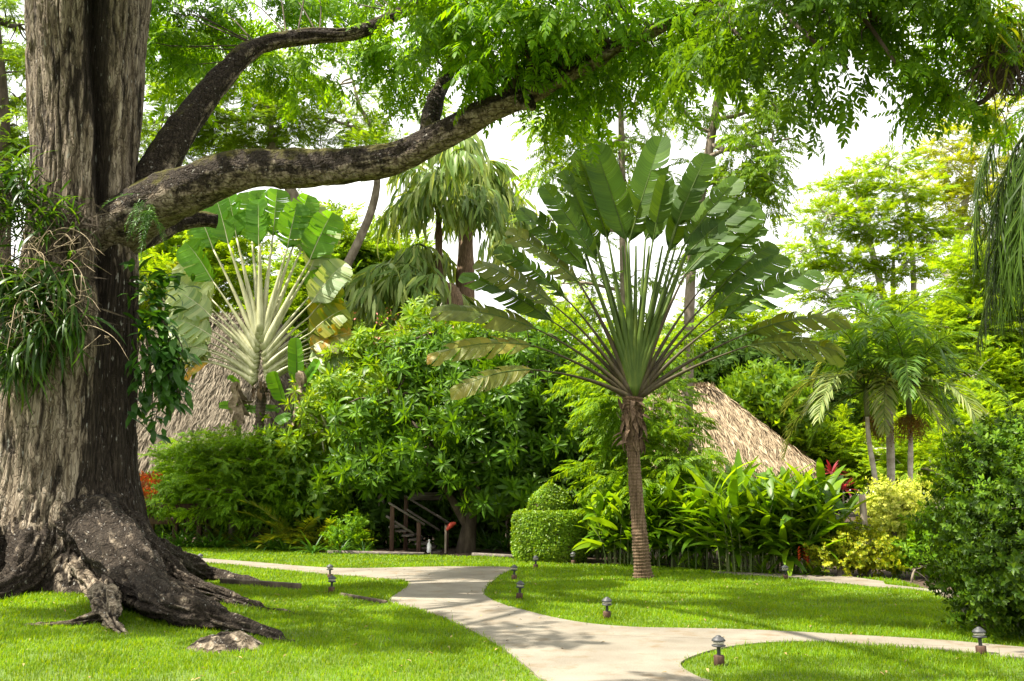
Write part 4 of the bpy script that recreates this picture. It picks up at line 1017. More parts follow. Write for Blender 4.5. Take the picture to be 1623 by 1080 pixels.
for i in range(nl):
    a = -1.36 + 2.72 * i / (nl - 1) + rg.normal() * .02; f = abs(a) / 1.36; sg = np.sign(a)
    cx_, cy_ = 413, 594
    rad_ = min(214, 78 / max(.05, abs(sin(a))) if f > .2 else 214) * rg.uniform(.95, 1.05)
    bx, by = cx_ + rad_ * sin(a), cy_ - rad_ * cos(a)
    ln = rg.uniform(72, 90); a2 = a * (1.0 if f < .6 else .92)
    tx, ty = bx + ln * sin(a2), by - ln * cos(a2) + 16 * f * f
    if a < -.4: tx -= 3; ty += 18 * f
    dy = .25 * ((i % 3) - 1)
    A_, T_ = P(bx, by, D1 + dy), P(tx, ty, D1 + dy)
    p0 = P(cx_ + 10 * sg * f, cy_ + 14 - 92 * (1 - f) ** 1.2 * .9, D1 - .25 + .04 * (i % 2)); mid = (p0 + A_) / 2
    p1 = mid + np.array([-sg * .12 * f, 0, .16 * f])
    pm = MB(); stalk(pm, p0, p1, A_, .15, .028)
    st = pm.build('leaf_stalk', M['petiole_pale'], TQ)
    mat = M['tp_pale'] if a < -.5 else (M['tp_lite'] if 'tp_lite' in M else M['banana'])
    if -.5 <= a < .25: mat = M['banana']
    if .25 <= a < .62: mat = M['tp_pale'] if i % 2 else M['banana']
    if .62 <= a < .95: mat = M['tp_yellow']
    if a >= .95: mat = M['tp_old'] if i % 2 else M['tp_pale']
    if a < -1.25: mat = M['tp_leaf'] if i % 2 else M['tp_old']
    lm = MB(); nv = np.array([-.25 if a < 0 else .35, -1, .35 + .3 * f])
    paddle(lm, A_, T_, nv, rg.uniform(.82, 1.12), rg, fold=.3, droop=.10 + .25 * f, tears=14, tear=.45 + .4 * f, sag=.1 + .25 * f)
    lm.build('leaf_blade', [mat, M['petiole_pale']], st)

# ================================================================== bananas by the grey thatch
def banana(name, label, px, py0, d, leaves, mats, seed, dry=()):
    rg = np.random.default_rng(seed); base = P(px, py0, d) * (1, 1, 0); t = thing(name, label, 'banana plant', base)
    top = P(px, leaves[0][1] + 10, d)
    mb = MB(); tube(mb, [base, (base + top) / 2, top], [.13, .11, .06], 12, 6, .08, 5, seed); mb.build('stem', M['stem'], t)
    for (bx, by, tx, ty, W) in leaves:
        lm = MB(); A_ = P(bx, by, d); T_ = P(tx, ty, d - .3)
        tube(lm, [top, (top + A_) / 2 + (0, 0, .08), A_], [.04, .03, .02], 6, 4, m=1)
        paddle(lm, A_, T_, np.array([rg.normal() * .4, -1, .6]), W, rg, .3, .12, 9, .35, .15); lm.build('leaf_blade', [mats, M['petiole']], t)
    for (x, y, ln, w) in dry:
        lm = MB(); A_ = P(x, y, d - .3); T_ = P(x + rg.uniform(-6, 6), y + ln, d - .3)
        for s in range(5):
            a0 = A_ + (T_ - A_) * s / 5; 
            lm.scatter(leaf_grid(.62, .26, .7, .8, 6, .7, .12), [a0, a0], frames(np.array([[rg.normal() * .5, -.3, -.8], [rg.normal() * .6, -.2, -1]]), np.array([[0, -1, .2]] * 2), rg.normal(size=2)), np.array([w, w * .8]))
        tube(lm, [A_, T_], [.03, .015], 6, 1); lm.build('dead_leaf', M['dry'], t)
banana('banana_plant', 'banana plant with one upright bright green leaf and a hanging dead grey leaf', 470, 865, 29.2,
       [(471, 610, 469, 535, .55), (450, 640, 434, 588, .6), (478, 615, 505, 570, .5), (462, 655, 440, 668, .4), (474, 650, 510, 640, .45)], M['banana'], 5, [(474, 588, 95, 1.0)])
banana('banana_plant', 'banana plant with drooping dead leaf against the thatch beside the dark palm stem', 378, 865, 30.6,
       [(380, 612, 362, 596, .3), (398, 646, 350, 640, .32), (384, 650, 440, 646, .34)], M['banana'], 6, [(375, 605, 60, 1.1)])

# ================================================================== feather palms
def frond(mb, base, d0, L, bend, npair, lL, lW, hang, rg, m=0, vee=.35, thick=.02, jit=.08):
    """one feather leaf: arching rachis with leaflets that hang"""
    d0 = nrm(d0); n = 16; pts = [np.asarray(base, float)]; d = d0.copy()
    for i in range(n):
        d = nrm(d + np.array([0, 0, -bend / n * (1 + 1.5 * i / n)])); pts.append(pts[-1] + d * L / n)
    C = np.array(pts); tube(mb, C, np.interp(np.linspace(0, 1, n + 1), [0, .15, 1], [thick * 1.5, thick, thick * .25]), 6, 1, m=1, cap=False)
    t = np.linspace(.14, .99, npair); ii = t * n
    p = np.stack([np.interp(ii, np.arange(n + 1), C[:, k]) for k in range(3)], 1)
    tg = np.gradient(C, axis=0); tg = nrm(np.stack([np.interp(ii, np.arange(n + 1), tg[:, k]) for k in range(3)], 1))
    sd = nrm(np.cross(tg, np.array([0, 0, 1.0]) + .001)); upv = np.cross(sd, tg)
    ln = lL * (np.sin(pi * np.clip(.15 + .80 * t, 0, 1)) ** .6)
    for s in (1, -1):
        k = len(t); a = .75 - .25 * t + rg.normal(size=k) * .06
        dd = tg * np.cos(a)[:, None] * .8 + sd * s * np.sin(a)[:, None] + upv * vee + np.array([0, 0, -1.0]) * (hang * .35)
        dd = nrm(dd + rg.normal(size=(k, 3)) * jit)
        mid = p + dd * (ln * .5)[:, None]; d2 = nrm(dd + np.array([0, 0, -1.0]) * hang); tip = mid + d2 * (ln * .55)[:, None]
        wv = nrm(np.cross(dd, upv + rg.normal(size=(k, 3)) * .25)) * lW / 2
        w0 = (ln / lL)[:, None] ** .3
        V = np.stack([p - wv * .5, p + wv * .5, mid - wv * w0, mid + wv * w0, tip], 1).reshape(-1, 3)
        o = np.arange(k)[:, None] * 5
        mb.add(V, o + np.array([[2, 3, 4]]), o + np.array([[0, 1, 3, 2]]), m)
    return C

def feather_palm(name, label, base, top, r0, r1, nf, L, bend, lL, lW, hang, mats, seed, el=(.2, 1.3), bark=None, pale=(), fruit=0, group=None, shaft=None, npair=38, ring=.11, vee=.3, cat='palm', az0=0.0):
    rg = np.random.default_rng(seed); t = thing(name, label, cat, base, group)
    base = np.asarray(base, float); top = np.asarray(top, float)
    mb = MB(); ring_trunk(mb, [base - (0, 0, .05), base + (top - base) * .4 + (rg.normal() * .05, 0, 0), base + (top - base) * .8, top], [r0 * 1.2, r0, (r0 + r1) / 2, r1], seed, ring, .05, 8, 14); mb.build('trunk', bark or M['bark_pale'], t)
    if shaft:
        mb = MB(); tube(mb, [top - (0, 0, .1), top + (0, 0, shaft * .5), top + (0, 0, shaft)], [r1 * 1.25, r1 * 1.5, r1 * .7], 12, 5); mb.build('crownshaft', M['stem'], t); top = top + (0, 0, shaft * .9)
    for k in range(nf):
        az = az0 + k * 2.4 + rg.normal() * .15; e = el[0] + (el[1] - el[0]) * (k + .5) / nf
        lm = MB(); Lk = L * rg.uniform(.85, 1.1)
        frond(lm, top + rg.normal(size=3) * .04, (cos(az) * cos(e), sin(az) * cos(e), sin(e)), Lk, bend * rg.uniform(.8, 1.25), npair, lL, lW, hang, rg, vee=vee)
        lm.build('frond', [mats[1] if k in pale else mats[0], M['petiole']], t)
    if fruit:
        mb = MB()
        for f in range(fruit):
            az = rg.uniform(0, 6.28); c0 = top - (0, 0, (shaft or 0) * 1.0)
            for q in range(46):
                a2 = az + rg.normal() * .6; e = c0 + np.array([cos(a2), sin(a2), 0]) * rg.uniform(.2, .55) + (0, 0, -rg.uniform(.2, .75))
                tube(mb, [c0, (c0 + e) / 2 + (0, 0, .14), e], [.008, .006, .004], 3, 3, cap=False)
                n = 12; pq = e + (c0 - e) * rg.uniform(0, .6, (n, 1)) + rg.normal(size=(n, 3)) * .05
                mb.scatter(leaf_hex(.05, .035, .9, .2), pq, frames(rdirs(n, rg), (0, 0, 1)), np.ones(n))
        mb.build('fruit_cluster', M['fruit'], t)
    return t
AD = 27.0
def adonidia(label, bx, by, tx, ty, d, nf, seed, L=2.3, fruit=1, pale=(), hang=.5, **kw):
    b = P(bx, by, d); feather_palm('palm_tree', label, (b[0], d, 0), P(tx, ty, d),   .075, .052, nf + 2, L * 1.25, 1.40, .72, .055, hang, [M['palm'], M['palm_pale']], seed, fruit=fruit, pale=pale, group='slim palms behind the variegated shrub', shaft=.75, **kw)
adonidia('slim palm with pale trunk and the long drooping frond over the thatched roof edge', 1388, 820, 1374, 655, AD, 10, 3, 2.5, 1, (0, 1, 3, 5), az0=2.9)
adonidia('tallest slim pale palm with upright fronds, in the middle of the cluster', 1411, 820, 1405, 575, AD + .8, 10, 7, 2.1, 0, (1,), az0=.6)
adonidia('slim palm trunk close against the tallest palm of the cluster', 1419, 820, 1411, 640, AD + .2, 8, 9, 2.0, 0, (0, 2), az0=4.2)
adonidia('slim palm with big orange fruit cluster and wide arching pale fronds', 1449, 820, 1441, 655, AD - .4, 11, 15, 2.5, 2, (0, 2, 4), az0=.1)
# fishtail palms: fibrous trunks and fronds that hang like curtains
def fishtail(label, bx, d, trunk_top, fr, seed, r=.5):
    rg = np.random.default_rng(seed); b = P(bx, 700, d); t = thing('fishtail_palm', label, 'palm', (b[0], d, 0), 'fishtail palms behind the shrubs')
    top = P(bx + rg.uniform(-4, 4), trunk_top, d); mb = MB()
    tube(mb, [(b[0], d, -.1), P(bx, 600, d), P(bx, 470, d), top], [r, r * .9, r * .72, r * .3], 20, 10, .18, 1.6, seed, furrow=.07); mb.build('trunk', M['bark_brown'], t)
    for (x0, y0, x1, y1, L) in fr:
        lm = MB(); a = P(x0, y0, d + rg.normal() * .3); e = P(x1, y1, d + rg.normal() * 1.6 - .6)
        v = e - a; L_ = np.linalg.norm(v); n = 12
        tt = np.linspace(0, 1, n)[:, None]; C = a + v * tt + np.array([0, 0, 1]) * L_ * .34 * np.sin(pi * tt ** .8)
        tube(lm, C, np.linspace(.06, .015, n), 6, 1, m=1, cap=False)
        k = int(L_ * 24); ii = rg.uniform(.12, 1, k) ** .8 * (n - 1); p = np.stack([np.interp(ii, np.arange(n), C[:, q]) for q in range(3)], 1)
        off = rg.normal(size=(k, 3)) * (.38, .38, .12); dd = off * .9 + v / L_ * .35 + np.array([0, 0, -.55])
        for j in range(3):
            q = p + off * (.3 + .5 * j) + np.array([0, 0, -.20 * j]); dj = dd + np.array([0, 0, -.45 * j]) + rg.normal(size=(k, 3)) * .16
            lm.scatter(leaf_hex(.95, .15, .3, .35), q, frames(dj, (0, -.3, 1), rg.normal(size=k) * .7), rg.uniform(.6, 1.15, k))
        lm.build('frond', [M['fishtail'], M['petiole']], t)
fishtail('fishtail palm with thin bare brown stem and lowest sweeping fronds', 697, 39, 270, [(697, 330, 610, 345, 0), (697, 300, 690, 285, 0), (697, 320, 640, 262, 0), (697, 345, 760, 330, 0), (697, 285, 735, 250, 0), (690, 420, 622, 425, 0), (692, 415, 700, 420, 0), (690, 400, 650, 440, 0), (697, 310, 660, 330, 0)], 3, .30)
fishtail('fishtail palm with thick shaggy brown trunk and broad crown of drooping tassels', 737, 40, 300, [(737, 310, 815, 330, 0), (737, 300, 800, 262, 0), (737, 320, 780, 330, 0), (737, 330, 800, 385, 0), (737, 300, 700, 270, 0), (737, 300, 760, 275, 0), (737, 330, 705, 350, 0), (737, 300, 835, 350, 0)], 4, .62)
fishtail('short fishtail palm with shaggy trunk low in front of the other two', 712, 37, 450, [(700, 480, 560, 480, 0), (700, 490, 600, 510, 0), (712, 470, 650, 460, 0), (712, 480, 770, 520, 0), (690, 470, 575, 440, 0), (700, 500, 630, 540, 0)], 5, .7)

# palm whose dark fronds hang in at the edge of the view
rg = np.random.default_rng(31)
t = thing('feather_palm', 'dark feather palm with long fronds hanging like curtains beside the bright trees', 'palm', (8.2, 13.0, 0))
mb = MB(); ring_trunk(mb, [(8.2, 13, -.1), (8.15, 13, 3), (8.1, 13, 6.6)], [.24, .2, .17], 3, .12, .04); mb.build('trunk', M['bark_grey'], t)
for (ax, ay, az, L, bend) in ((-.9, -.3, .5, 3.6, 3.2), (-.75, .1, .9, 3.6, 3.4), (-1, -.1, .05, 3.4, 2.4), (-.8, -.5, -.15, 3.2, 2.0), (-.6, .5, .4, 3.4, 3.0), (-.9, .2, -.35, 3.2, 1.8), (-.5, -.8, .3, 3.2, 3), (.8, .3, .5, 3.4, 2.5), (.3, .9, .5, 3.4, 2.5), (.5, -.6, .9, 3.2, 2.6), (-.7, .3, -.6, 3.0, 1.3), (-.85, -.2, -.55, 3.0, 1.5), (-1, .05, .8, 3.9, 4.2), (-.9, -.5, .9, 3.9, 4.2), (-.95, .3, .3, 3.6, 3.2), (-.5, -.9, -.2, 3.2, 2.2), (-.7, -.1, -.9, 3.6, .8), (-.9, .5, -.7, 3.6, 1.0), (-.4, .3, -1, 3.6, .6), (-.5, -.5, -1, 3.6, .6)):
    lm = MB(); frond(lm, (8.1, 13, 6.6), (ax, ay, az), L, bend, 130, .80, .024, 1.6, rg, vee=0, jit=.2); lm.build('frond', [M['palm_dark'], M['petiole']], t)
# ================================================================== thatched huts
def hut(name, label, cx, cy, z0, z1, lx, ly, ridge, mat, rotz, seed, n=9000, strand=.75, wall_h=None):
    """hipped thatch roof of laid strands over a timber frame and board walls"""
    rg = np.random.default_rng(seed); t = thing(name, label, 'hut', (cx, cy, 0)); c, s = cos(rotz), sin(rotz)
    Rm = np.array([[c, -s, 0], [s, c, 0], [0, 0, 1.0]]); o = np.array([cx, cy, 0])
    def W(p): return np.asarray(p, float) @ Rm.T + o
    eav = [(-lx, -ly, z0), (lx, -ly, z0), (lx, ly, z0), (-lx, ly, z0)]; rdg = [(-ridge, 0, z1), (ridge, 0, z1)]
    mb = MB()
    core = [(x * .985, y * .985, z - .22) for x, y, z in eav] + [(x, y, z - .22) for x, y, z in rdg]
    mb.add(W(core), [(1, 2, 5), (3, 0, 4)], [(0, 1, 5, 4), (2, 3, 4, 5), (3, 2, 1, 0)])
    faces = [(np.array(eav[0]), np.array(eav[1]), np.array(rdg[1]), np.array(rdg[0])), (np.array(eav[2]), np.array(eav[3]), np.array(rdg[0]), np.array(rdg[1])),
             (np.array(eav[1]), np.array(eav[2]), np.array(rdg[1]), np.array(rdg[1])), (np.array(eav[3]), np.array(eav[0]), np.array(rdg[0]), np.array(rdg[0]))]
    lf = leaf_hex(strand, .026, .3, .10); lfw = leaf_hex(strand * .8, .055, .5, .25)
    for a, b, c2, d in faces:
        dn = nrm((a + b) / 2 - (c2 + d) / 2); nn = nrm(np.cross(b - a, d - a)); nn = nn if nn[2] > 0 else -nn
        area = np.linalg.norm(b - a) + np.linalg.norm(c2 - d); k = int(n * area / (4 * lx + 2 * ridge + 4 * ly))
        v = np.sqrt(rg.uniform(0, 1, k)) if np.allclose(c2, d) else rg.uniform(0, 1, k) ** .75
        u = rg.uniform(0, 1, k)
        row = np.round(v * 20) / 20 + rg.normal(size=k) * .012; v = np.clip(.35 * v + .65 * row, 0, 1.0)
        p = (d + (c2 - d) * u[:, None]) * (1 - v)[:, None] + (a + (b - a) * u[:, None]) * v[:, None]
        p = p + nn * rg.uniform(-.02, .13, k)[:, None]
        # old thatch sags and bulges a little
        p[:, 2] += .16 * (fbm(p * .7, 2, seed) - .5)
        dd = dn + rg.normal(size=(k, 3)) * .13 + nn * rg.normal(size=k)[:, None] * .12 + (-nn * .02)
        mb.scatter_multi([lf, lf, lfw], W(p - dn * strand * .5), frames(dd @ Rm.T, nn @ Rm.T, rg.normal(size=k) * .5), rg.uniform(.6, 1.2, k), rg=rg)
    k = int(n * .06); u = rg.uniform(-1, 1, k); p = np.stack([u * ridge, rg.normal(size=k) * .08, z1 + rg.uniform(-.08, .12, k)], 1)
    mb.scatter(lfw, W(p), frames(np.stack([rg.normal(size=k) * .8, np.where(rg.uniform(size=k) < .5, 1, -1.) * 1, -.5 + rg.normal(size=k) * .3], 1) @ Rm.T, (0, 0, 1)), rg.uniform(.6, 1.1, k))
    mb.build('thatch_roof', mat, t)
    mb = MB(); hw_, hl = ly * .78, lx * .8; zf = max(.1, z0 - 2.3)
    for y in (-hw_, hw_): box(mb, W((0, y, (zf + z0) / 2 + .12)), 2 * hl, .06, z0 - zf + .24, Rm.T)
    for x in (-hl, hl): box(mb, W((x, 0, (zf + z0) / 2 + .12)), .06, 2 * hw_ - .07, z0 - zf + .24, Rm.T)
    mb.build('wall', M['wood_brown'], t)
    for x in (-hl - .11, hl + .11):
        for y in (-hw_ - .11, hw_ + .11):
            mb = MB(); tube(mb, [W((x, y, -.05)), W((x, y, z0 * .5)), W((x, y, z0 + .2))], [.09, .085, .08], 10, 3, .05, 4, 1); mb.build('post', M['wood_dark'], t)
    if zf > .3:
        mb = MB(); box(mb, W((0, 0, zf - .10)), 2 * hl + .6, 2 * hw_ + .6, .14, Rm.T); mb.build('floor_deck', M['wood_dark'], t)
a = P(1290, 748, 33.5)
hut('thatched_hut', 'small hut with shaggy sunlit tan thatch roof behind the big-leaved ginger clump', 5.85, 36.2, 2.2, P(1150, 618, 36.2)[2] + .02, 4.1, 3.0, 1.55, M['thatch'], radians(10), 3, 60000, .72)
hut('thatched_hut', 'large hut with steep grey-brown thatch roof behind the pale fan palm', -12.2, 40.5, 2.4, 8.6, 4.9, 4.6, 2.6, M['thatch_grey'], radians(-14), 4, 70000, .72)

# ================================================================== path lights
lights = [(1140, 1058, 'path light standing in the grass where the path forks, lowest in view'), (1556, 1042, 'path light on the far bend of the path under the big dark bush'),
          (962, 983, 'path light in the lawn edge below the tall fan palm'), (823, 952, 'path light at the rounded inner corner of the lawn by the path'),
          (815, 921, 'path light just above the rounded lawn corner where the path turns'), (849, 903, 'path light in front of the base of the clipped drum shrub'),
          (909, 896, 'path light with brown base beside the shaded side of the clipped shrub'), (1245, 921, 'path light before the narrow path by the ginger clump'),
          (525, 942, 'path light in grass by the tree roots, lower one of two in line'), (523, 920, 'path light at the path edge directly above another one'),
          (316, 899, 'path light on the far path beside the big trunk')]
def path_light(loc, label):
    t = thing('path_light', label, 'path light', loc, 'low path lights along the paths')
    l = np.array(loc)
    mb = MB(); lathe(mb, l, [(.0, -.06), (.050, -.06), (.050, .072), (.046, .078), (.0, .078)], 16); mb.build('base', M['wood_brown'], t)
    mb = MB(); lathe(mb, l, [(.018, .078), (.018, .145), (.024, .150), (.0, .150)], 14); mb.build('stem', M['metal_dark'], t)
    mb = MB(); lathe(mb, l, [(.020, .148), (.060, .158), (.066, .164), (.064, .170), (.040, .174), (.0, .175)], 22); mb.build('lower_disc', M['metal_dark'], t)
    mb = MB(); lathe(mb, l, [(.040, .174), (.046, .180), (.046, .203), (.040, .208)], 18); lathe(mb, l, [(.053, .186), (.057, .189), (.053, .192)], 18); mb.build('lens', M['lens'], t)
    mb = MB(); lathe(mb, l, [(.062, .205), (.066, .210), (.058, .222), (.042, .238), (.026, .246), (.024, .252), (.010, .258), (.0, .259)], 22); lathe(mb, l, [(.0, .206), (.062, .205)], 22); mb.build('cap', M['metal_grey'], t)
    return t
pl = None
for x, y, lab in lights:
    g = G(x, y) + (0, 0, .03)
    if pl is None: pl = path_light(g, lab)
    else:
        c_ = copy_tree(pl, g, rng.uniform(0, 6), lab); c_.rotation_euler[0] = rng.normal() * .045; c_.rotation_euler[1] = rng.normal() * .045

# ================================================================== timber things by the beds
def plank_thing(name, label, cat, a, b, w, h, mat):
    mb = MB(); beam(mb, a, b, w, h, bev=.01); return tag(mb.build(name, mat), label, cat)
plank_thing('timber_edging', 'dark old timber lying in the grass beside the tree roots', 'timber', G(352, 929) + (0, 0, .06), G(474, 938) + (0, 0, .06), .12, .13, M['bark_dark'])
plank_thing('timber_edging', 'thin dark edging board at the tip of the lawn by the path bend', 'timber', G(540, 947) + (0, 0, .03), G(612, 960) + (0, 0, .03), .05, .08, M['bark_dark'])
plank_thing('bed_edging', 'pale edging plank along the planting bed before the stairs', 'edging', G(520, 879) + (0, 0, .06), G(672, 882) + (0, 0, .05), .12, .09, M['wood_dark'])
plank_thing('bed_edging', 'short pale edging plank between the gnarled shrub stem and the clipped shrub', 'edging', G(750, 883) + (0, 0, .06), G(826, 887) + (0, 0, .06), .12, .09, M['wood_dark'])
mb = MB(); p = P(1370, 838, 19.9); q = P(1370, 784, 19.9); tube(mb, [(p[0], 19.9, -.1), (p[0], 19.9, .8), (p[0] - .01, 19.9, q[2])], [.075, .072, .066], 14, 6, .1, 6, 3)
tag(mb.build('wooden_post', M['wood_post']), 'weathered grey wooden post standing alone behind the yellow shrub', 'post')
# stairs
t = thing('garden_stairs', 'dark timber stairs with sloping handrails leading up under the shrubs', 'stairs', P(690, 880, 27.4) * (1, 1, 0))
def rail(a, b, d, w=.12, h=.055): mb = MB(); beam(mb, P(*a, d), P(*b, d), w, h, bev=.008); mb.build('handrail', M['wood_dark'], t)
rail((616, 797), (673, 832), 27.0); rail((641, 786), (716, 832), 28.2)
for (x, y, d) in ((664, 826, 27.0), (708, 828, 28.2), (644, 786, 28.2), (622, 800, 27.0)):
    mb = MB(); tp_ = P(x, y, d); beam(mb, (tp_[0], d, -.05), (tp_[0], d, tp_[2] - .04), .11, .11, up=(0, 1, 0), bev=.008); mb.build('post', M['wood_brown'], t)
for a, b, d in (((612, 818), (655, 846), 27.1), ((645, 808), (697, 841), 28.1)):
    mb = MB(); beam(mb, P(*a, d), P(*b, d), .05, .06, bev=.006); mb.build('lower_rail', M['wood_dark'], t)
s0, s1 = P(690, 876, 27.6), P(628, 836, 27.6)
for k in range(7):
    f = k / 6; mb = MB(); c = s0 + (s1 - s0) * f; box(mb, (c[0], 27.6, c[2] + .02), .30, 1.0, .05, bev=.006); mb.build('tread', M['wood_dark'], t)
mb = MB(); beam(mb, P(650, 787, 28.9), P(700, 787, 28.9), .30, .22, bev=.01); mb.build('landing_board', M['wood_dark'], t)
# small things at the stair foot
b = P(680, 872, 26.7) * (1, 1, 0); mb = MB()
lathe(mb, b + (0, 0, .02), [(0, 0), (.055, 0), (.06, .02), (.06, .19), (.045, .24), (.02, .27), (.02, .31), (.028, .312), (.028, .34), (0, .345)], 16)
tag(mb.build('bottle', M['white_plastic']), 'small white bottle on the ground at the stair foot', 'bottle')
t = thing('marker_post', 'thin grey post with a small red hood beside the stair foot', 'post', P(706, 878, 26.8) * (1, 1, 0)); b = P(706, 878, 26.8)
mb = MB(); beam(mb, (b[0], 26.8, 0), (b[0], 26.8, .72), .05, .05, up=(0, 1, 0)); mb.build('post', M['wood_post'], t)
mb = MB(); c = np.array([b[0] + .15, 26.8, .74]); tube(mb, [c + (-.13, 0, -.14), c, c + (.12, 0, .05)], [.035, .075, .03], 12, 5); mb.build('red_hood', M['red_plastic'], t)
# dark fence behind the shrubs beside the big trunk
t = thing('wooden_fence', 'low dark wooden fence half hidden under the shrubs beside the big trunk', 'fence', P(270, 860, 29.5) * (1, 1, 0))
for x in (214, 242, 280, 318):
    mb = MB(); p = P(x, 800, 29.5); beam(mb, (p[0], 29.5, -.05), (p[0], 29.5, p[2] + .05), .14, .14, up=(0, 1, 0)); mb.build('post', M['wood_brown'], t)
for y in (804, 826):
    mb = MB(); beam(mb, P(196, y, 29.39), P(330, y, 29.39), .05, .20); mb.build('rail', M['wood_brown'], t)
# bamboo screen stub behind the topiary
t = thing('slat_screen', 'small screen of upright brown poles behind the clipped shrub', 'screen', P(815, 870, 29.2) * (1, 1, 0))
for k in range(6):
    x = 803 + k * 6; mb = MB(); p = P(x, 786 + (k * 37) % 9, 29.2); tube(mb, [(p[0], 29.2, -.05), (p[0] + .02, 29.2, 1), p], [.045, .04, .04], 8, 3); mb.build('pole', M['wood_post'], t)

# ================================================================== shrub and tree makers
lf_s = leaf_rhomb(.085, .042, .35)
ball_small = [leafball(leaf_hex(l_, l_ * .52, .3, .2), 19, .22, np.random.default_rng(k)) for k, l_ in enumerate((.055, .065, .085))]
ball_mid = [leafball(leaf_hex(.12, .055, .3, .25), 15, .30, np.random.default_rng(k + 5)) for k in range(3)]
ball_big = [leafball(leaf_hex(.24, .085, .3, .35), 12, .35, np.random.default_rng(k + 9)) for k in range(3)]
pin_mid = [pinnate(8, .42, .13, .045, .3, .4, leaf_rhomb, np.random.default_rng(90 + k)) for k in range(4)]
spr_mid = [spray(pin_mid, 6, .6, 1.0, 0, np.random.default_rng(100 + k), down=.15) for k in range(4)]
pin_f = [pinnate(9, .36, .085, .034, .15, .12, leaf_rhomb, np.random.default_rng(110 + k)) for k in range(4)]
spr_f = [spray(pin_f, 7, .6, 1.25, .12, np.random.default_rng(120 + k)) for k in range(4)]
pin_b = [pinnate(6, .5, .20, .085, .15, .15, leaf_rhomb, np.random.default_rng(210 + k)) for k in range(4)]
spr_far = [spray(pin_b, 6, .8, 1.25, .12, np.random.default_rng(220 + k)) for k in range(4)]
spr_pin = [spray([pinnate(9, .62, .19, .050, .35, .55, leaf_hex, np.random.default_rng(130 + k)) for k in range(3)], 5, .5, 1.0, .1, np.random.default_rng(140 + k)) for k in range(3)]
def rosette(n, L, W, rg):
    mb = MB(); t = [leaf_grid(L, W, .25, a, 5, .85, 0, .03) for a in (.15, .35, .6)]
    az = np.arange(n) * 2.4; el = np.interp(np.arange(n), [0, n], [-.15, 1.25]) + rg.normal(size=n) * .12
    d = np.stack([np.sin(el), np.cos(el) * np.cos(az), np.cos(el) * np.sin(az)], 1)
    mb.scatter_multi(t, np.stack([np.linspace(0, .08, n), 0 * az, 0 * az], 1), frames(d, (1, 0, .1)), rg.uniform(.75, 1.1, n) * np.interp(np.arange(n), [0, n], [1, .6]), rg=rg)
    return mb.tem()
ros = [rosette(15, .42, .10, np.random.default_rng(150 + k)) for k in range(4)]

def tree(name, label, cat, base, trunk, rad, blobs, sprays, mat, bark, per, size, cr, seed, flat=.5, droop=.1, twig=.03, limbs=True, group=None, nseg=12, minsep=.5, skip=0.0, extra=None, shrink=1.0, thin=1.0, drop=0.0, dy=0.0):
    blobs = [(np.array(c) + (0, dy, -drop), np.array(r) * shrink, max(2, int(n * thin))) for c, r, n in blobs]
    base = np.array([base[0], base[1] + dy, 0.0]); trunk = [[np.asarray(q, float) + (0, dy, 0) for q in pts] for pts in trunk]; t = thing(name, label, cat, base, group)
    wm, lm = MB(), MB(); rg = np.random.default_rng(seed)
    hub = []
    for pts, rr in zip(trunk, rad):
        tube(wm, pts, rr, nseg, 7, .12, 1.5, seed); C = catmull(pts, 6); hub += list(C[len(C) // 3:])
    hub0 = np.array(hub)
    if limbs:
        for c, r, n in blobs:
            a = hub0[np.argmin(np.linalg.norm((hub0 - c) * (1, 1, .8) + (0, 0, .3), axis=1))]
            mid = (a + c) / 2 + rg.normal(size=3) * .1 * np.linalg.norm(c - a)
            rr = rad[0][-1] * .9; tube(wm, [a, mid, c, c + (c - mid) * .5], [rr, rr * .75, rr * .45, rr * .2], 8, 6, .1, 2, seed, cap=False); hub += list(catmull([a, mid, c, c + (c - mid) * .5], 4)[3:])
    crown(lm, wm, blobs, hub, sprays, per, size, cr, flat, droop, seed, twig, minsep=minsep, skip_wood=skip)
    wm.build('trunk', bark, t); lm.build('crown', mat, t)
    return t

# ---- the middle: rosette shrubs (frangipani-like)
tree('rosette_shrub', 'wide gnarled shrub with leaf rosettes whose bare stem stands beside the stairs', 'shrub', P(738, 875, 27.4), [[P(738, 880, 27.4), P(742, 845, 27.4), P(750, 808, 27.4), P(770, 770, 27.4)], [P(743, 840, 27.4), P(715, 790, 27.2), P(690, 755, 27)], [P(748, 815, 27.4), P(800, 790, 27.2), P(850, 750, 27.2)], [P(745, 820, 27.4), P(730, 760, 28), P(715, 700, 28)]],
     [[.30, .22, .17, .1], [.13, .10, .06], [.13, .10, .06], [.12, .1, .07]],
     [B(640, 660, 27.2, 90, 70, 1.3, 34), B(740, 640, 27, 100, 75, 1.4, 44), B(840, 650, 27, 85, 75, 1.4, 36), B(900, 690, 27, 55, 70, 1.2, 20), B(660, 735, 27, 85, 40, 1.2, 24), B(790, 730, 27, 110, 40, 1.4, 34), B(720, 570, 28, 110, 50, 1.2, 30), B(850, 575, 28, 90, 45, 1.2, 24), B(580, 720, 27.5, 40, 45, .9, 12), B(765, 782, 26.8, 46, 22, .5, 9), B(820, 770, 26.8, 40, 25, .6, 9)],
     ros, M['plumeria'], M['bark_dark'], 7, 1.0, .55, 3, .7, -.15, .03, thin=.8)
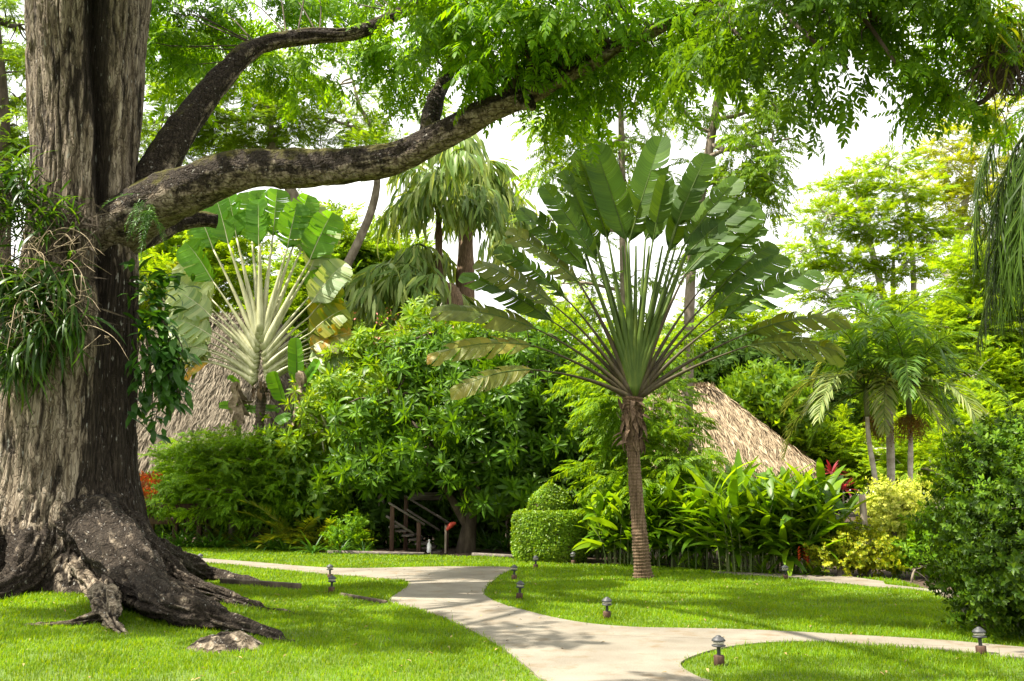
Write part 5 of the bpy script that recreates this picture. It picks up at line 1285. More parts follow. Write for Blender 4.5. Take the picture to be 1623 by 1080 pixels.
tree('rosette_shrub', 'bright sunlit shrub of leaf rosettes with small pink flowers below the fishtail palms', 'shrub', P(600, 868, 30), [[P(600, 868, 30), P(605, 760, 30), P(615, 660, 30)], [P(602, 780, 30), P(560, 700, 30), P(545, 640, 30)]], [[.14, .11, .07], [.1, .08, .06]],
     [B(560, 620, 29.3, 75, 50, 1.3, 30), B(620, 560, 30, 75, 40, 1.3, 28), B(680, 525, 30.2, 60, 40, 1.2, 22), B(530, 680, 28.8, 40, 50, 1.1, 18), B(600, 640, 29, 80, 60, 1.2, 26), B(760, 545, 30, 60, 30, 1.0, 12)],
     ros, M['plumeria_lit'], M['bark_pale'], 7, .95, .55, 4, .7, -.3, .03, thin=.85)
t_ = bpy.data.objects['rosette_shrub.001']; mb = MB(); n = 90; c = np.array([P(rng.uniform(540, 720), rng.uniform(495, 560), 28.6) for _ in range(14)]); p = c[rng.integers(0, 14, n)] + rng.normal(size=(n, 3)) * .10
mb.scatter(leaf_hex(.10, .05, .4, .3), p, frames(rdirs(n), (0, 0, 1)), rng.uniform(.6, 1.1, n)); mb.build('blossoms', M['flower_pink'], t_)
tree('broadleaf_shrub', 'dark dense shrub with bare pale twigs behind the clipped shrub', 'shrub', P(905, 870, 28.5), [[P(905, 872, 28.5), P(908, 790, 28.5), P(915, 700, 28.5)]], [[.14, .11, .07]],
     [B(930, 650, 28, 70, 60, 1.3, 30), B(900, 760, 27.5, 75, 55, 1.2, 34), B(960, 740, 27, 60, 60, 1.2, 26), B(850, 800, 27.8, 50, 40, 1, 16), B(940, 830, 26, 60, 40, 1, 20)], ball_big, M['bush'], M['twig'], 14, .9, .5, 5, .7, 0, .02)
# shadow-holding thicket behind
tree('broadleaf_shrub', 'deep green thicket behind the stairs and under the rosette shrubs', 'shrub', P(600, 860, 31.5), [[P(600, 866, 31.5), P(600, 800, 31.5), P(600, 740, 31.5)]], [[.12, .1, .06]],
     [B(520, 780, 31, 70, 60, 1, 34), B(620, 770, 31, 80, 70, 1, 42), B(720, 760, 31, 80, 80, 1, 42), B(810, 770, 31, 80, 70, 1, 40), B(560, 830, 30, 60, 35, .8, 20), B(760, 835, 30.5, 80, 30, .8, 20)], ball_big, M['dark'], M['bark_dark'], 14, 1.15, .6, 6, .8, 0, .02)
tree('pinnate_shrub', 'light green shrub with drooping paired leaflets behind the palm stem', 'shrub', P(1010, 880, 23.5), [[P(1015, 884, 23.5), P(1020, 800, 23.5), P(1030, 700, 23.5)], [P(1018, 810, 23.5), P(995, 730, 23.6), P(985, 660, 23.6)], [P(1020, 800, 23.5), P(1080, 740, 23.3), P(1100, 690, 23.3)]], [[.10, .08, .05], [.06, .05, .03], [.06, .05, .03]],
     [B(985, 640, 23.6, 40, 60, 1.0, 11), B(1000, 735, 23.2, 36, 45, .9, 8), B(1035, 650, 23.8, 45, 45, 1.0, 9), B(1055, 735, 23.2, 45, 45, 1.0, 10), B(1090, 785, 22.6, 34, 20, .7, 5), B(1000, 570, 24.5, 80, 50, 1, 14), B(1040, 800, 23, 50, 40, .8, 8)], spr_pin, M['mid'], M['bark_grey'], 5, .95, .42, 7, .8, .1, .014)
# ---- shrubs beside the big trunk
tree('fine_leaf_shrub', 'broad fine-leaved green shrub in front of the grey thatch beside the big trunk', 'shrub', P(360, 862, 29), [[P(350, 866, 29), P(350, 800, 29), P(345, 750, 29)], [P(395, 866, 29), P(395, 800, 29), P(400, 750, 29)], [P(310, 866, 29), P(312, 800, 29), P(300, 750, 29)]], [[.10, .08, .05]] * 3,
     [B(280, 740, 28.8, 60, 42, 1.2, 30), B(340, 722, 28.8, 65, 42, 1.2, 34), B(410, 740, 28.6, 55, 45, 1.2, 30), B(250, 775, 28.6, 40, 30, .9, 14), B(370, 780, 28.2, 90, 28, 1.0, 30), B(310, 710, 29, 60, 25, .8, 14), B(430, 780, 28.4, 30, 40, .8, 12)], spr_mid, M['shrub'], M['bark_grey'], 9, .60, .42, 8, .6, 0, .012, dy=1.1, drop=.12)
tree('small_shrub', 'small rusty orange leaved shrub beside the big trunk', 'shrub', P(215, 850, 27.5), [[P(215, 868, 27.5), P(215, 820, 27.5), P(214, 780, 27.5)]], [[.05, .04, .02]], [B(212, 772, 27.5, 22, 26, .4, 16)], ball_mid, M['rust_leaf'], M['bark_grey'], 9, .8, .22, 9, .8, 0, .008)
tree('broadleaf_shrub', 'tall leafy shrub with bright upright leaves between banana and the cycads', 'shrub', P(480, 864, 29.2), [[P(480, 866, 29), P(482, 800, 29), P(480, 740, 29)]], [[.07, .06, .04]], [B(475, 740, 28.8, 40, 50, .9, 24), B(500, 790, 28.4, 45, 40, .8, 22), B(450, 720, 29, 30, 40, .7, 12)], ball_big, M['ginger'], M['stem'], 9, 1.1, .42, 10, .9, -.2, .012, dy=.9)
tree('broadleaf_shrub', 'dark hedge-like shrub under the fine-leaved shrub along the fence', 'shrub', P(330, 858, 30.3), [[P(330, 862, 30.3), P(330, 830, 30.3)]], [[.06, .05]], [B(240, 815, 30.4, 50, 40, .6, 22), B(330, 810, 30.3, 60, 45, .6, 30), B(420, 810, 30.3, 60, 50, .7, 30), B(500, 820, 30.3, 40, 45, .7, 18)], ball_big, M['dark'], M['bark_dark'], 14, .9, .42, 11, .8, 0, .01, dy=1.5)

# ---- low plants along the bed edge
def fountain(name, label, cat, x, y, n, L, tems, mat, seed, el=(.15, 1.2), group=None, base=None, sc=1.0, extra=None):
    rg = np.random.default_rng(seed); b = G(x, y) if base is None else np.asarray(base, float); t = thing(name, label, cat, b, group)
    az = np.arange(n) * 2.4 + rg.normal(size=n) * .2; el_ = np.linspace(el[0], el[1], n) + rg.normal(size=n) * .1
    d = np.stack([np.cos(az) * np.cos(el_), np.sin(az) * np.cos(el_), np.sin(el_)], 1)
    lm = MB(); p = b + np.stack([np.cos(az) * .03, np.sin(az) * .03, .02 + 0 * az], 1) * sc
    lm.scatter_multi(tems, p, frames(d, (0, 0, 1)), L * rg.uniform(.75, 1.15, n), rg=rg); lm.build('leaves', mat, t)
    return t
strap2 = [leaf_grid(1, .075, .35, a, 8, .6) for a in (.3, .7, 1.0)]
cyc = [pinnate(26, 1, .22, .03, d_, .15, leaf_rhomb, np.random.default_rng(160 + k), 70) for k, d_ in enumerate((.35, .5, .65))]
fountain('cycad', 'large yellow-green cycad with arching feathery leaves at the bed edge', 'cycad', 470, 871, 34, 1.6, cyc, M['cycad'], 3, (.1, 1.15))
fountain('cycad', 'second olive cycad leaning out just beyond the large yellow-green one', 'cycad', 522, 873, 24, 1.25, cyc, M['cycad'], 4, (.1, 1.1))
fountain('cycad', 'young yellowish cycad among dark strap plants under the fine-leaved shrub', 'cycad', 372, 867, 20, 1.1, cyc, M['cycad'], 5, (.25, 1.2))
lil = [(255, 866, .9), (285, 867, .9), (300, 866, 1.0), (326, 868, .9), (345, 868, 1.0), (388, 869, .9), (405, 868, .85), (428, 871, .9), (450, 872, .7), (495, 876, .75), (540, 876, .7), (560, 872, .8), (575, 876, .6)]
for k, (x, y, s) in enumerate(lil):
    fountain('strap_leaf_plant', 'low dark green clump of strap leaves along the bed edge below the shrubs', 'strap plant', x, y + 3, 44, s * rng.uniform(.75, .95), strap2, M['fern'], 20 + k, (.05, 1.25), 'low strap-leaved plants along the bed edge')
for k, (x, y, s) in enumerate([(775, 872, .8), (800, 874, .9), (790, 868, 1.0), (640, 868, .6), (590, 868, .8), (945, 878, .9), (965, 882, .8), (760, 866, 1.0)]):
    fountain('strap_leaf_plant', 'shaded tuft of strap leaves in the bed near the clipped shrub and stairs', 'strap plant', x, y, 40, s * .85, strap2, M['fern'], 50 + k, (.15, 1.35), 'shaded tufts of strap leaves in the middle bed')
tree('small_shrub', 'little round leafy shrub at the bed edge below the rosette shrubs', 'shrub', G(552, 868), [[G(552, 868), G(552, 868) + (0, 0, .35)]], [[.03, .02]], [B(553, 846, 27, 26, 22, .4, 18)], ball_mid, M['shrub'], M['stem'], 9, .8, .2, 12, .8, 0, .006)

# ---- clipped shrub
t = thing('clipped_shrub', 'clipped topiary shrub: flat drum with a small rounded cone on top', 'topiary', G(873, 893))
TDp = G(873, 893)[1] + .75; k_ = TDp / FPX; c0 = P(872, 850, TDp); Rr = 59 * k_
def clip_part(name, prof, n, core_s=.93):
    prof = np.array(prof); mb = MB(); rg = np.random.default_rng(5)
    s = np.concatenate([[0], np.cumsum(np.linalg.norm(np.diff(prof, axis=0), axis=1))]); wgt = np.interp(np.linspace(0, s[-1], 400), s, prof[:, 0]) + .05; cdf = np.cumsum(wgt) / wgt.sum()
    u = np.interp(rg.uniform(size=n), cdf, np.linspace(0, s[-1], 400)); r = np.interp(u, s, prof[:, 0]); z = np.interp(u, s, prof[:, 1]); th = rg.uniform(0, 2 * pi, n)
    du = .01; tr, tz = np.interp(u + du, s, prof[:, 0]) - np.interp(u - du, s, prof[:, 0]), np.interp(u + du, s, prof[:, 1]) - np.interp(u - du, s, prof[:, 1])
    nr = np.stack([tz, -tr], 1); nr = nrm(nr)
    N3 = np.stack([nr[:, 0] * np.cos(th), nr[:, 0] * np.sin(th), nr[:, 1]], 1)
    bump = .07 * (fbm(np.stack([np.cos(th) * r * 3, np.sin(th) * r * 3, z * 3], 1), 3, 6) - .5) * 2
    p = np.stack([c0[0] + r * np.cos(th), TDp + r * np.sin(th), z], 1) + N3 * (bump - rg.exponential(.035, n))[:, None]
    mb.scatter_multi([leaf_hex(.062, .036, .3, .2), leaf_hex(.05, .032, .4, .3)], p, frames(N3 * .55 + rg.normal(size=(n, 3)) * .6, N3), rg.uniform(.7, 1.3, n), rg=rg)
    o = mb.build(name, M['topiary'], t)
    mb = MB(); lathe(mb, (c0[0], TDp, 0), np.stack([prof[:, 0] * core_s * (prof[:, 0] > .02), prof[:, 1] - .05], 1), 32); mb.build('light_block_core', M['mulch'], o)  # hidden solid core added to stop light passing through the leaves
zt = P(872, 813, TDp - Rr)[2]; zt2 = P(872, 808, TDp)[2]
clip_part('drum', [(Rr * .90, .02), (Rr * .99, .2), (Rr, .6), (Rr * .99, zt - .12), (Rr * .94, zt - .03), (Rr * .85, zt), (0.01, zt + .03)], 30000)
zc = P(872, 768, TDp)[2]; r2 = 34 * k_
clip_part('cone_top', [(r2 * .80, zt - .02), (r2, zt + .08), (r2 * .97, zt + .26), (r2 * .80, zt + .26 + (zc - zt - .26) * .40), (r2 * .50, zt + .26 + (zc - zt - .26) * .74), (r2 * .2, zc - .02), (.01, zc)], 9000)

# ---- ginger / heliconia clumps
gl = [leaf_grid(.95, .17, .22, a, 8, .75, .01, .06) for a in (.15, .4, .7, 1.0)]
def ginger(label, x, y, n, h, spread, seed, flowers=0, mat='ginger', d=None):
    rg = np.random.default_rng(seed); b = G(x, y) if d is None else P(x, y, d) * (1, 1, 0); t = thing('ginger_plant', label, 'ginger plant', b, 'big-leaved ginger clumps behind the palm')
    sm_, lm = MB(), MB(); P_, D_, U_ = [], [], []
    for k in range(n):
        a = rg.uniform(0, 6.28); r = spread * math.sqrt(rg.uniform()); p0 = b + (cos(a) * r, sin(a) * r * .6, 0); hk = h * rg.uniform(.6, 1.1)
        ln = np.array([cos(a), sin(a) * .7, 0]) * rg.uniform(.05, .4) * hk + (.12 * hk, 0, 0)
        C = catmull([p0, p0 + ln * .25 + (0, 0, hk * .45), p0 + ln + (0, 0, hk * .82)], 6)
        tube(sm_, C[::3], np.linspace(.016, .008, len(C[::3])), 5, 1, cap=False)
        m = 9
        for j in range(m):
            f = .28 + .72 * j / (m - 1); q = C[min(len(C) - 1, int(f * (len(C) - 1)))]; az = a * 1.7 + (j % 2) * pi + rg.normal() * .4
            e = .35 + .75 * f + rg.normal() * .15
            P_.append(q); D_.append((cos(az) * cos(e) + ln[0] * .3, sin(az) * cos(e), sin(e))); U_.append(1)
    lm.scatter_multi(gl, np.array(P_), frames(np.array(D_), (0, 0, 1), rg.normal(size=len(P_)) * .35), rg.uniform(.6, 1.05, len(P_)) * (.92 + .10 * h), rg=rg)
    sm_.build('stem', M['stem'], t); lm.build('leaves', M[mat], t)
    if flowers:
        mb = MB()
        for f in range(flowers):
            q = b + (rg.normal() * spread * .3, -spread * .5, h * .46 + rg.normal() * .1)
            for j in range(10): mb.scatter(leaf_hex(.13, .05, .8, .2), [q + (0, 0, -.03 * j)], frames(np.array([[(-1) ** j * .8, -.5, -.4]]), (0, 0, 1)), [1.0])
        mb.build('flower', M['flower_red'], t)
ginger('ginger clump with dark stems just behind the ringed palm stem', 1010, 897, 26, 1.5, .7, 1)
ginger('ginger clump under the drooping pinnate shrub, with dense dark lower leaves', 1075, 899, 30, 1.6, .75, 2)
ginger('ginger clump in the middle of the row below the thatch edge', 1140, 903, 34, 1.7, .8, 3)
ginger('tall ginger clump with bright leaves overlapping the thatched roof', 1205, 908, 38, 1.8, .85, 4)
ginger('ginger clump leaning over the narrow path with a hanging red flower', 1262, 911, 32, 1.5, .6, 5, 2)
ginger('dark broad-leaved ginger clump between clipped shrub and palm stem', 972, 889, 18, 1.5, .45, 6, 0, 'plumeria')
ginger('ginger clump at the back directly under the thatch eave', 1120, 880, 34, 2.1, 1.2, 7, 0, 'ginger', 24.5)
ginger('ginger clump at the back between the thatch edge and the red-leaved plants', 1215, 880, 28, 1.9, .9, 8, 0, 'ginger', 24)
for k, (x, y) in enumerate([(1040, 899), (1100, 904), (1160, 907), (1210, 911), (1290, 914), (1000, 896)]):
    fountain('strap_leaf_plant', 'low green tuft at the foot of the ginger clumps along the lawn', 'strap plant', x, y - 1, 60, .5, strap2, M['shrub'], 80 + k, (.0, 1.2), 'low tufts under the ginger clumps')
cor = [leaf_grid(.55, .085, .3, a, 7, .7) for a in (.2, .5, .8)]
for x, y, lab in ((1318, 752, 'taller red-leaved cordyline at the end of the thatch eave'), (1336, 778, 'lower crimson cordyline behind the wooden post and yellow shrubs')):
    b = P(x, y, 23.5); t = fountain('cordyline', lab, 'cordyline', 0, 0, 22, .72, cor, M['red_leaf'], int(x), (-.1, 1.4), None, b)
    mb = MB(); tube(mb, [(b[0] + .05, 23.5, -.05), (b[0], 23.5, b[2] * .5), b], [.03, .025, .02], 8, 4); mb.build('stem', M['bark_grey'], t)

# ---- shrubs by the narrow path
def bushy(name, label, base, blobs, tem, mat, per, size, cr, seed, stem=.04, flat=.8, bark='bark_grey', minsep=.45, cat='shrub'):
    b = np.asarray(base, float); return tree(name, label, cat, b, [[(b[0], b[1], -.03), (b[0] + .03, b[1], blobs[0][0][2] * .5), tuple(blobs[0][0])]], [[stem * 1.6, stem * 1.2, stem * .7]], blobs, tem, M[mat], M[bark], per, size, cr, seed, flat, 0, stem * .3, minsep=minsep)
bushy('yellow_shrub', 'bright yellow-leaved croton shrub, smaller and lower of two by the narrow path', G(1330, 914), [B(1330, 885, 19.6, 34, 28, .5, 34), B(1352, 860, 19.8, 24, 18, .4, 14)], ball_small, 'croton', 11, .95, .17, 3)
bushy('yellow_shrub', 'taller yellow-green croton shrub below the wooden post', G(1375, 912), [B(1378, 882, 19.3, 30, 28, .4, 32), B(1368, 862, 19.3, 32, 14, .3, 16), B(1395, 900, 19.3, 18, 14, .3, 9)], ball_small, 'croton', 10, .95, .17, 4)
bushy('variegated_shrub', 'pale variegated cream-green shrub beside the wooden post', G(1420, 912), [B(1416, 815, 20.4, 32, 32, .5, 44), B(1425, 790, 20.5, 34, 16, .5, 24), B(1410, 845, 20.2, 22, 26, .4, 18)], ball_small, 'variegated', 14, .95, .19, 5)
bushy('leafy_shrub', 'fresh green leafy shrub under the variegated shrub at the path edge', G(1445, 922), [B(1455, 895, 19, 22, 28, .5, 18), B(1485, 850, 19.3, 26, 40, .6, 26), B(1465, 915, 18.6, 20, 12, .4, 8)], ball_mid, 'shrub', 10, .85, .2, 6, .016)
# ---- the big bush
bush_blobs = [B(1585, 745, 12.8, 50, 36, .9, 46), B(1620, 735, 12.5, 50, 36, .9, 34), B(1562, 805, 12.4, 36, 40, .8, 34), B(1600, 830, 11.9, 62, 60, .8, 66), B(1635, 820, 11.6, 45, 90, .8, 60), B(1552, 875, 12.0, 30, 46, .7, 28), B(1590, 915, 11.4, 55, 48, .7, 46), B(1625, 925, 11.1, 45, 50, .7, 42), B(1558, 930, 11.9, 26, 32, .5, 15), B(1690, 820, 11.8, 60, 100, .9, 40), B(1600, 958, 11.2, 50, 20, .4, 14), B(1630, 970, 11, 36, 18, .4, 10), B(1532, 850, 12.2, 10, 60, .4, 9), B(1575, 705, 12.7, 34, 14, .6, 10), B(1600, 695, 12.6, 30, 10, .6, 7)]
tree('big_bush', 'large dense dark green bush with sunlit top at the edge of the lawn', 'bush', P(1575, 990, 12.0), [[P(1575, 1000, 12), P(1572, 930, 12), P(1565, 850, 12.1)], [P(1590, 1000, 12), P(1605, 900, 12), P(1620, 800, 12)], [P(1560, 1000, 12), P(1530, 920, 12.1), P(1515, 850, 12.2)]], [[.06, .05, .03]] * 3, bush_blobs, ball_small, M['bush'], M['bark_grey'], 9, .92, .22, 7, 1.0, 0, .008, minsep=.2)

nb = bpy.data.objects['big_bush']; lm = MB()
crown(lm, None, [B(1590, 722, 12.7, 60, 26, .8, 34), B(1625, 712, 12.5, 50, 24, .8, 24), B(1555, 770, 12.4, 24, 34, .7, 22), B(1600, 790, 12.0, 60, 40, .6, 20), B(1535, 850, 12.2, 12, 50, .5, 9)], [P(1575, 760, 12.6)], ball_mid, 5, .62, .2, 1.1, -.5, 71, .01)
lm.build('new_growth', M['shrub'], nb)
tw = MB(); rg = np.random.default_rng(6)
for k in range(70):
    c, r, _ = bush_blobs[int(rg.integers(0, 12))]; v = rdirs(1, rg)[0]; v[1] = -abs(v[1]); e = c + v * r * 1.08; a0 = c + v * r * .5
    tube(tw, [a0, (a0 + e) / 2 + rg.normal(size=3) * .04, e + rg.normal(size=3) * .05], [.008, .006, .003], 4, 3, cap=False)
tw.build('twig', M['twig'], nb)

# ================================================================== background trees
def up(px, pys, d, dx=0.0): return [P(px + dx * i, y, d) for i, y in enumerate(pys)]
def ground_at(px, d): return P(px, 800, d) * (1, 1, 0)
# weeping pinnate trees behind the fan palm
d = 26
tree('pinnate_tree', 'tall tree with pale slanting stem and hanging leaf curtains above the fan palm', 'tree', ground_at(1085, d), [[ground_at(1088, d), P(1090, 600, d), P(1098, 400, d), P(1122, 250, d), P(1142, 130, d), P(1165, -30, d)]], [[.17, .15, .13, .12, .10, .08]],
     [B(1180, 230, 25.5, 45, 36, 1.2, 8), B(1205, 170, 25.5, 36, 36, 1.2, 7), B(1200, 285, 25.6, 22, 45, 1, 6), B(1150, 300, 26, 36, 36, 1.2, 5), B(1195, 100, 25.5, 45, 40, 1.2, 6), B(1225, 225, 25.2, 20, 25, .8, 3), B(1080, 40, 26, 70, 45, 1.4, 6), B(1130, 400, 26.5, 45, 45, 1.2, 5), B(1080, 170, 26, 40, 40, 1.2, 4)], spr_pin, M['mid'], M['bark_grey'], 5, .85, .55, 5, 1.1, .45, .02)
d = 27
tree('pinnate_tree', 'tree with airy drooping light green leaves between fishtail palms and fan palm', 'tree', ground_at(1000, d), [[ground_at(1000, d), P(995, 600, d), P(988, 400, d), P(985, 220, d), P(980, 40, d)]], [[.15, .13, .11, .09, .06]],
     [B(885, 180, 26.5, 45, 36, 1.4, 8), B(930, 240, 26.5, 45, 40, 1.4, 8), B(1000, 180, 26.8, 45, 45, 1.3, 7), B(880, 260, 27, 26, 40, 1, 4), B(1020, 280, 27, 45, 45, 1.2, 5), B(900, 110, 26.5, 55, 40, 1.2, 6), B(1000, 100, 27, 45, 40, 1.2, 5), B(880, 350, 28, 26, 32, 1, 3), B(900, 450, 28, 50, 36, 1.2, 5), B(1000, 440, 28, 45, 36, 1.2, 3)], spr_pin, M['mid'], M['bark_grey'], 5, .85, .6, 6, 1.0, .4, .016)
# pale feathery tree behind the limbs
d = 36
tree('feathery_tree', 'light airy feathery tree seen between the two mossy limbs', 'tree', ground_at(470, d), [[ground_at(560, d), P(540, 600, d), P(500, 400, d), P(440, 250, d), P(420, 150, d)], [P(520, 480, d), P(590, 330, d), P(600, 220, d)]], [[.4, .34, .26, .18, .10], [.2, .15, .08]],
     [B(280, 190, 35, 70, 50, 2, 22), B(370, 190, 36, 70, 50, 2, 22), B(460, 180, 36, 75, 50, 2, 22), B(540, 195, 36, 65, 40, 2, 14), B(250, 270, 35, 40, 50, 2, 12), B(420, 120, 36, 90, 50, 2, 18), B(560, 130, 36, 60, 40, 2, 9), B(420, 240, 37, 120, 30, 2, 14), B(300, 100, 36, 90, 60, 2, 16), B(600, 240, 35, 30, 12, .8, 4), B(640, 170, 36, 24, 10, .8, 3)], spr_f, M['feather_g'], M['bark_grey'], 11, 1.1, .7, 8, .3, 0, .03, shrink=.8, thin=.75)
d = 26
tree('leafy_tree', 'dark-stemmed leafy tree half hidden behind the big trunk', 'tree', P(-6, 800, d) * (1, 1, 0), [[P(-6, 800, d) * (1, 1, 0), P(-3, 600, d), P(4, 300, d), P(2, 160, d), P(-8, 30, d)]], [[.3, .26, .22, .19, .12]],
     [B(40, 150, 27, 40, 60, 1.4, 18), B(25, 40, 27, 50, 50, 1.4, 14), B(40, 240, 27, 40, 40, 1.2, 16), B(-40, 120, 27, 50, 70, 1.4, 12), B(30, 290, 26, 36, 30, 1, 9)], spr_mid, M['mid'], M['bark_dark'], 9, .9, .55, 9, .6, .1, .02, thin=.65)
# deep green trees behind the fishtail palms
d = 48
tree('dense_tree', 'dark green tree crown rising beside the fishtail palms under open sky', 'tree', ground_at(540, d), [[ground_at(560, d), P(560, 600, d), P(555, 460, d)]], [[.4, .34, .22]],
     [B(550, 410, 48, 60, 42, 2.4, 26), B(600, 440, 48, 50, 34, 2.2, 20), B(530, 480, 47, 60, 50, 2.2, 26), B(620, 500, 47, 60, 40, 2, 20), B(490, 520, 46, 60, 60, 2, 22)], spr_far, M['feather_g'], M['bark_grey'], 15, 1.1, .95, 10, .6, 0, .03)
tree('dense_tree', 'sunlit yellow-green tree seen under the limb beyond the thatch', 'tree', ground_at(290, 52), [[ground_at(290, 52), P(300, 600, 52), P(303, 440, 52), P(315, 350, 52)]], [[.4, .34, .28, .2]],
     [B(280, 420, 52, 60, 34, 2.4, 20), B(330, 370, 53, 80, 40, 2.4, 24), B(240, 460, 50, 50, 50, 2.2, 20), B(370, 440, 52, 60, 50, 2.2, 20), B(230, 560, 46, 40, 60, 2, 16)], spr_far, M['feather'], M['bark_pale'], 13, 1.0, .95, 11, .6, 0, .03)
feather_palm('feather_palm', 'yellowing feather palm frond tuft behind the climber beside the trunk', P(250, 800, 48) * (1, 1, 0), P(262, 470, 48), .15, .12, 11, 3.4, 1.4, 1.0, .07, .6, [M['cycad'], M['cycad']], 41, el=(.0, 1.2), az0=.4)
# right: light tall trees
d = 52
tree('feathery_tree', 'tall pale green tree with layered airy crown and thin slanting stems', 'tree', ground_at(1440, d), [[ground_at(1445, d), P(1420, 560, d), P(1395, 450, d), P(1370, 350, d), P(1350, 270, d)], [P(1432, 610, d), P(1448, 470, d), P(1440, 350, d), P(1425, 270, d)], [P(1425, 580, d), P(1330, 430, d), P(1300, 370, d)], [ground_at(1445, d), P(1418, 520, d), P(1416, 400, d)]], [[.34, .24, .19, .14, .07], [.2, .16, .11, .06], [.15, .1, .06], [.2, .14, .08]],
     [B(1400, 240, 52, 55, 16, 2.0, 11), B(1345, 275, 52, 55, 20, 2.0, 14), B(1430, 285, 51, 60, 22, 2.2, 16), B(1310, 325, 51, 62, 24, 2.2, 18), B(1390, 335, 51, 70, 24, 2.4, 22), B(1460, 345, 51, 55, 26, 2.4, 16), B(1275, 375, 50, 48, 20, 2.0, 11), B(1350, 395, 51, 70, 22, 2.4, 18), B(1430, 400, 51, 60, 22, 2.4, 15), B(1300, 440, 50, 60, 22, 2.2, 12), B(1390, 465, 50, 80, 22, 2.4, 16), B(1280, 500, 49, 48, 22, 2, 9), B(1350, 520, 49, 70, 22, 2, 14), B(1460, 470, 50, 50, 24, 2, 12)],
     spr_far, M['feather'], M['bark_pale'], 11, .7, .75, 12, .22, 0, .03, nseg=10, shrink=.8, thin=.8, drop=.7)
d = 56
tree('feathery_tree', 'yellowish tall tree with straight pale forked trunk and open crown', 'tree', ground_at(1500, d), [[ground_at(1506, d), P(1508, 560, d), P(1508, 440, d), P(1530, 320, d), P(1545, 230, d)], [P(1508, 450, d), P(1470, 380, d), P(1455, 300, d)], [P(1520, 380, d), P(1560, 320, d), P(1600, 260, d)]], [[.42, .34, .28, .18, .08], [.18, .12, .07], [.16, .12, .07]],
     [B(1540, 190, 56, 60, 22, 2.2, 13), B(1490, 215, 56, 45, 20, 2.0, 10), B(1590, 215, 55, 50, 26, 2.4, 12), B(1510, 250, 55, 60, 22, 2.2, 14), B(1570, 275, 55, 60, 24, 2.2, 14), B(1480, 290, 56, 36, 20, 2, 8), B(1530, 310, 55, 60, 18, 2.2, 10), B(1620, 300, 54, 50, 40, 2.4, 12), B(1580, 345, 55, 60, 18, 2, 8), B(1600, 160, 55, 50, 20, 2, 7)],
     spr_far, M['feather_y'], M['bark_pale'], 10, .7, .75, 13, .24, 0, .03, nseg=10, shrink=.8, thin=.8, drop=.5)
tree('dense_tree', 'bright leafy tree filling the space behind the slim palms', 'tree', ground_at(1560, 46), [[ground_at(1560, 46), P(1555, 600, 46), P(1550, 480, 46)], [ground_at(1530, 46), P(1530, 640, 46), P(1525, 540, 46)]], [[.3, .24, .16], [.2, .15, .1]],
     [B(1540, 440, 46, 60, 50, 2.2, 24), B(1600, 430, 46, 60, 60, 2.2, 26), B(1500, 520, 46, 60, 50, 2.2, 22), B(1570, 520, 45, 60, 50, 2.2, 24), B(1620, 540, 45, 50, 60, 2.2, 22), B(1540, 610, 44, 70, 50, 2, 26), B(1610, 640, 44, 50, 60, 2, 22)], spr_far, M['feather'], M['bark_pale'], 17, .7, .9, 14, .6, 0, .03)
tree('dense_tree', 'mid green leafy mass of trees low behind the palm cluster', 'tree', ground_at(1420, 47), [[ground_at(1420, 47), P(1420, 650, 47), P(1415, 560, 47)]], [[.3, .24, .16]],
     [B(1380, 560, 47, 70, 45, 2.2, 24), B(1450, 570, 46, 60, 45, 2.2, 22), B(1340, 630, 45, 60, 50, 2.2, 26), B(1410, 650, 44, 60, 50, 2, 24), B(1480, 660, 43, 60, 60, 2, 24), B(1330, 710, 42, 50, 40, 1.6, 18), B(1400, 730, 40, 60, 40, 1.6, 24), B(1470, 740, 38, 60, 40, 1.6, 22), B(1540, 700, 40, 60, 50, 1.8, 24)], spr_far, M['feather'], M['bark_pale'], 17, .65, .9, 15, .6, 0, .03)
tree('dense_tree', 'round-topped bright green tree just above the thatched roof', 'tree', ground_at(1215, 41), [[ground_at(1220, 41), P(1218, 700, 41), P(1215, 640, 41)]], [[.25, .2, .14]],
     [B(1205, 612, 40.5, 40, 24, 1.2, 22), B(1235, 640, 40.2, 38, 26, 1.2, 20), B(1190, 640, 40.5, 36, 24, 1.2, 16), B(1255, 670, 40, 28, 24, 1.1, 12)], ball_big, M['mid'], M['bark_grey'], 14, 1.3, .5, 16, .8, .2, .02)
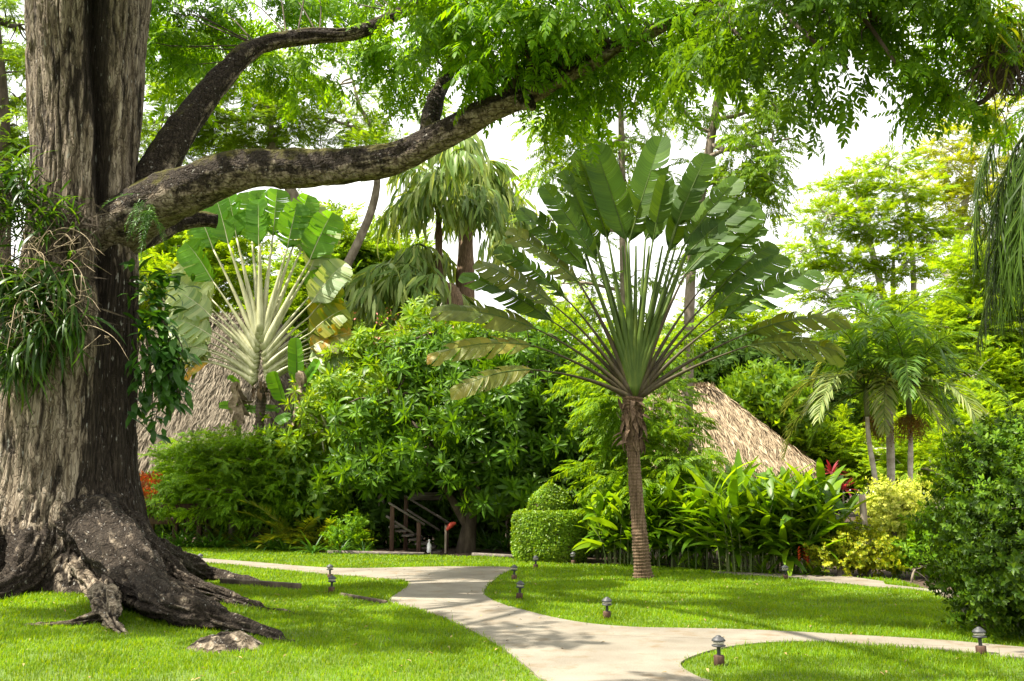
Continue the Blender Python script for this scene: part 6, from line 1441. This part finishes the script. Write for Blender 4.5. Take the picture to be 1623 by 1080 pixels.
tree('dense_tree', 'very dark green trees in shade behind the thatched roof', 'tree', ground_at(1260, 45), [[ground_at(1260, 45), P(1260, 680, 45), P(1260, 620, 45)]], [[.3, .25, .18]],
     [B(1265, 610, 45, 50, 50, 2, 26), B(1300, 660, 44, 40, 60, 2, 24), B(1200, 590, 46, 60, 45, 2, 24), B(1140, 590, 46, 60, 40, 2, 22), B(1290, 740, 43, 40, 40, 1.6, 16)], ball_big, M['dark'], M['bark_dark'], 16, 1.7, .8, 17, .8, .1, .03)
tree('dense_tree', 'light green leafy trees seen through the fan palm stalks', 'tree', ground_at(1060, 50), [[ground_at(1060, 50), P(1060, 640, 50), P(1050, 560, 50)], [ground_at(920, 50), P(920, 640, 50), P(915, 540, 50)]], [[.35, .3, .2]] * 2,
     [B(1150, 520, 50, 70, 34, 2.4, 24), B(1070, 590, 49, 80, 50, 2.4, 30), B(960, 590, 49, 80, 50, 2.4, 30), B(860, 560, 48, 80, 50, 2.4, 26), B(1220, 560, 50, 50, 40, 2, 16), B(780, 560, 48, 60, 50, 2, 20), B(900, 480, 50, 50, 40, 2, 9)], spr_far, M['feather'], M['bark_pale'], 15, .75, .9, 18, .6, 0, .03)
# the far wood: one mass of crowns closing the view
lm = MB(); rg = np.random.default_rng(77)
for k in range(90):
    px = rg.uniform(-250, 1900); d = rg.uniform(62, 85)
    topy = np.interp(px, [-250, 200, 500, 640, 760, 900, 1250, 1320, 1700, 1900], [380, 420, 480, 540, 600, 610, 610, 560, 470, 460])
    c = P(px, rg.uniform(topy + 30, 720), d); r = np.array([rg.uniform(2.5, 4.5), 2.5, rg.uniform(1.8, 3)])
    n = 130; v = rdirs(n, rg) * (rg.uniform(.55, 1, n) ** .5)[:, None]; p = c + v * r; p = p[p[:, 2] > .2]; v = v[:len(p)]
    lm.scatter_multi(spr_far, p, frames(v + rg.normal(size=v.shape) * .4, (0, 0, 1)), 1.6 * rg.uniform(.7, 1.2, len(p)), rg=rg)
tag(lm.build('far_wood', M['feather_g']), 'far-off mass of green trees closing the view behind the garden', kind='stuff')
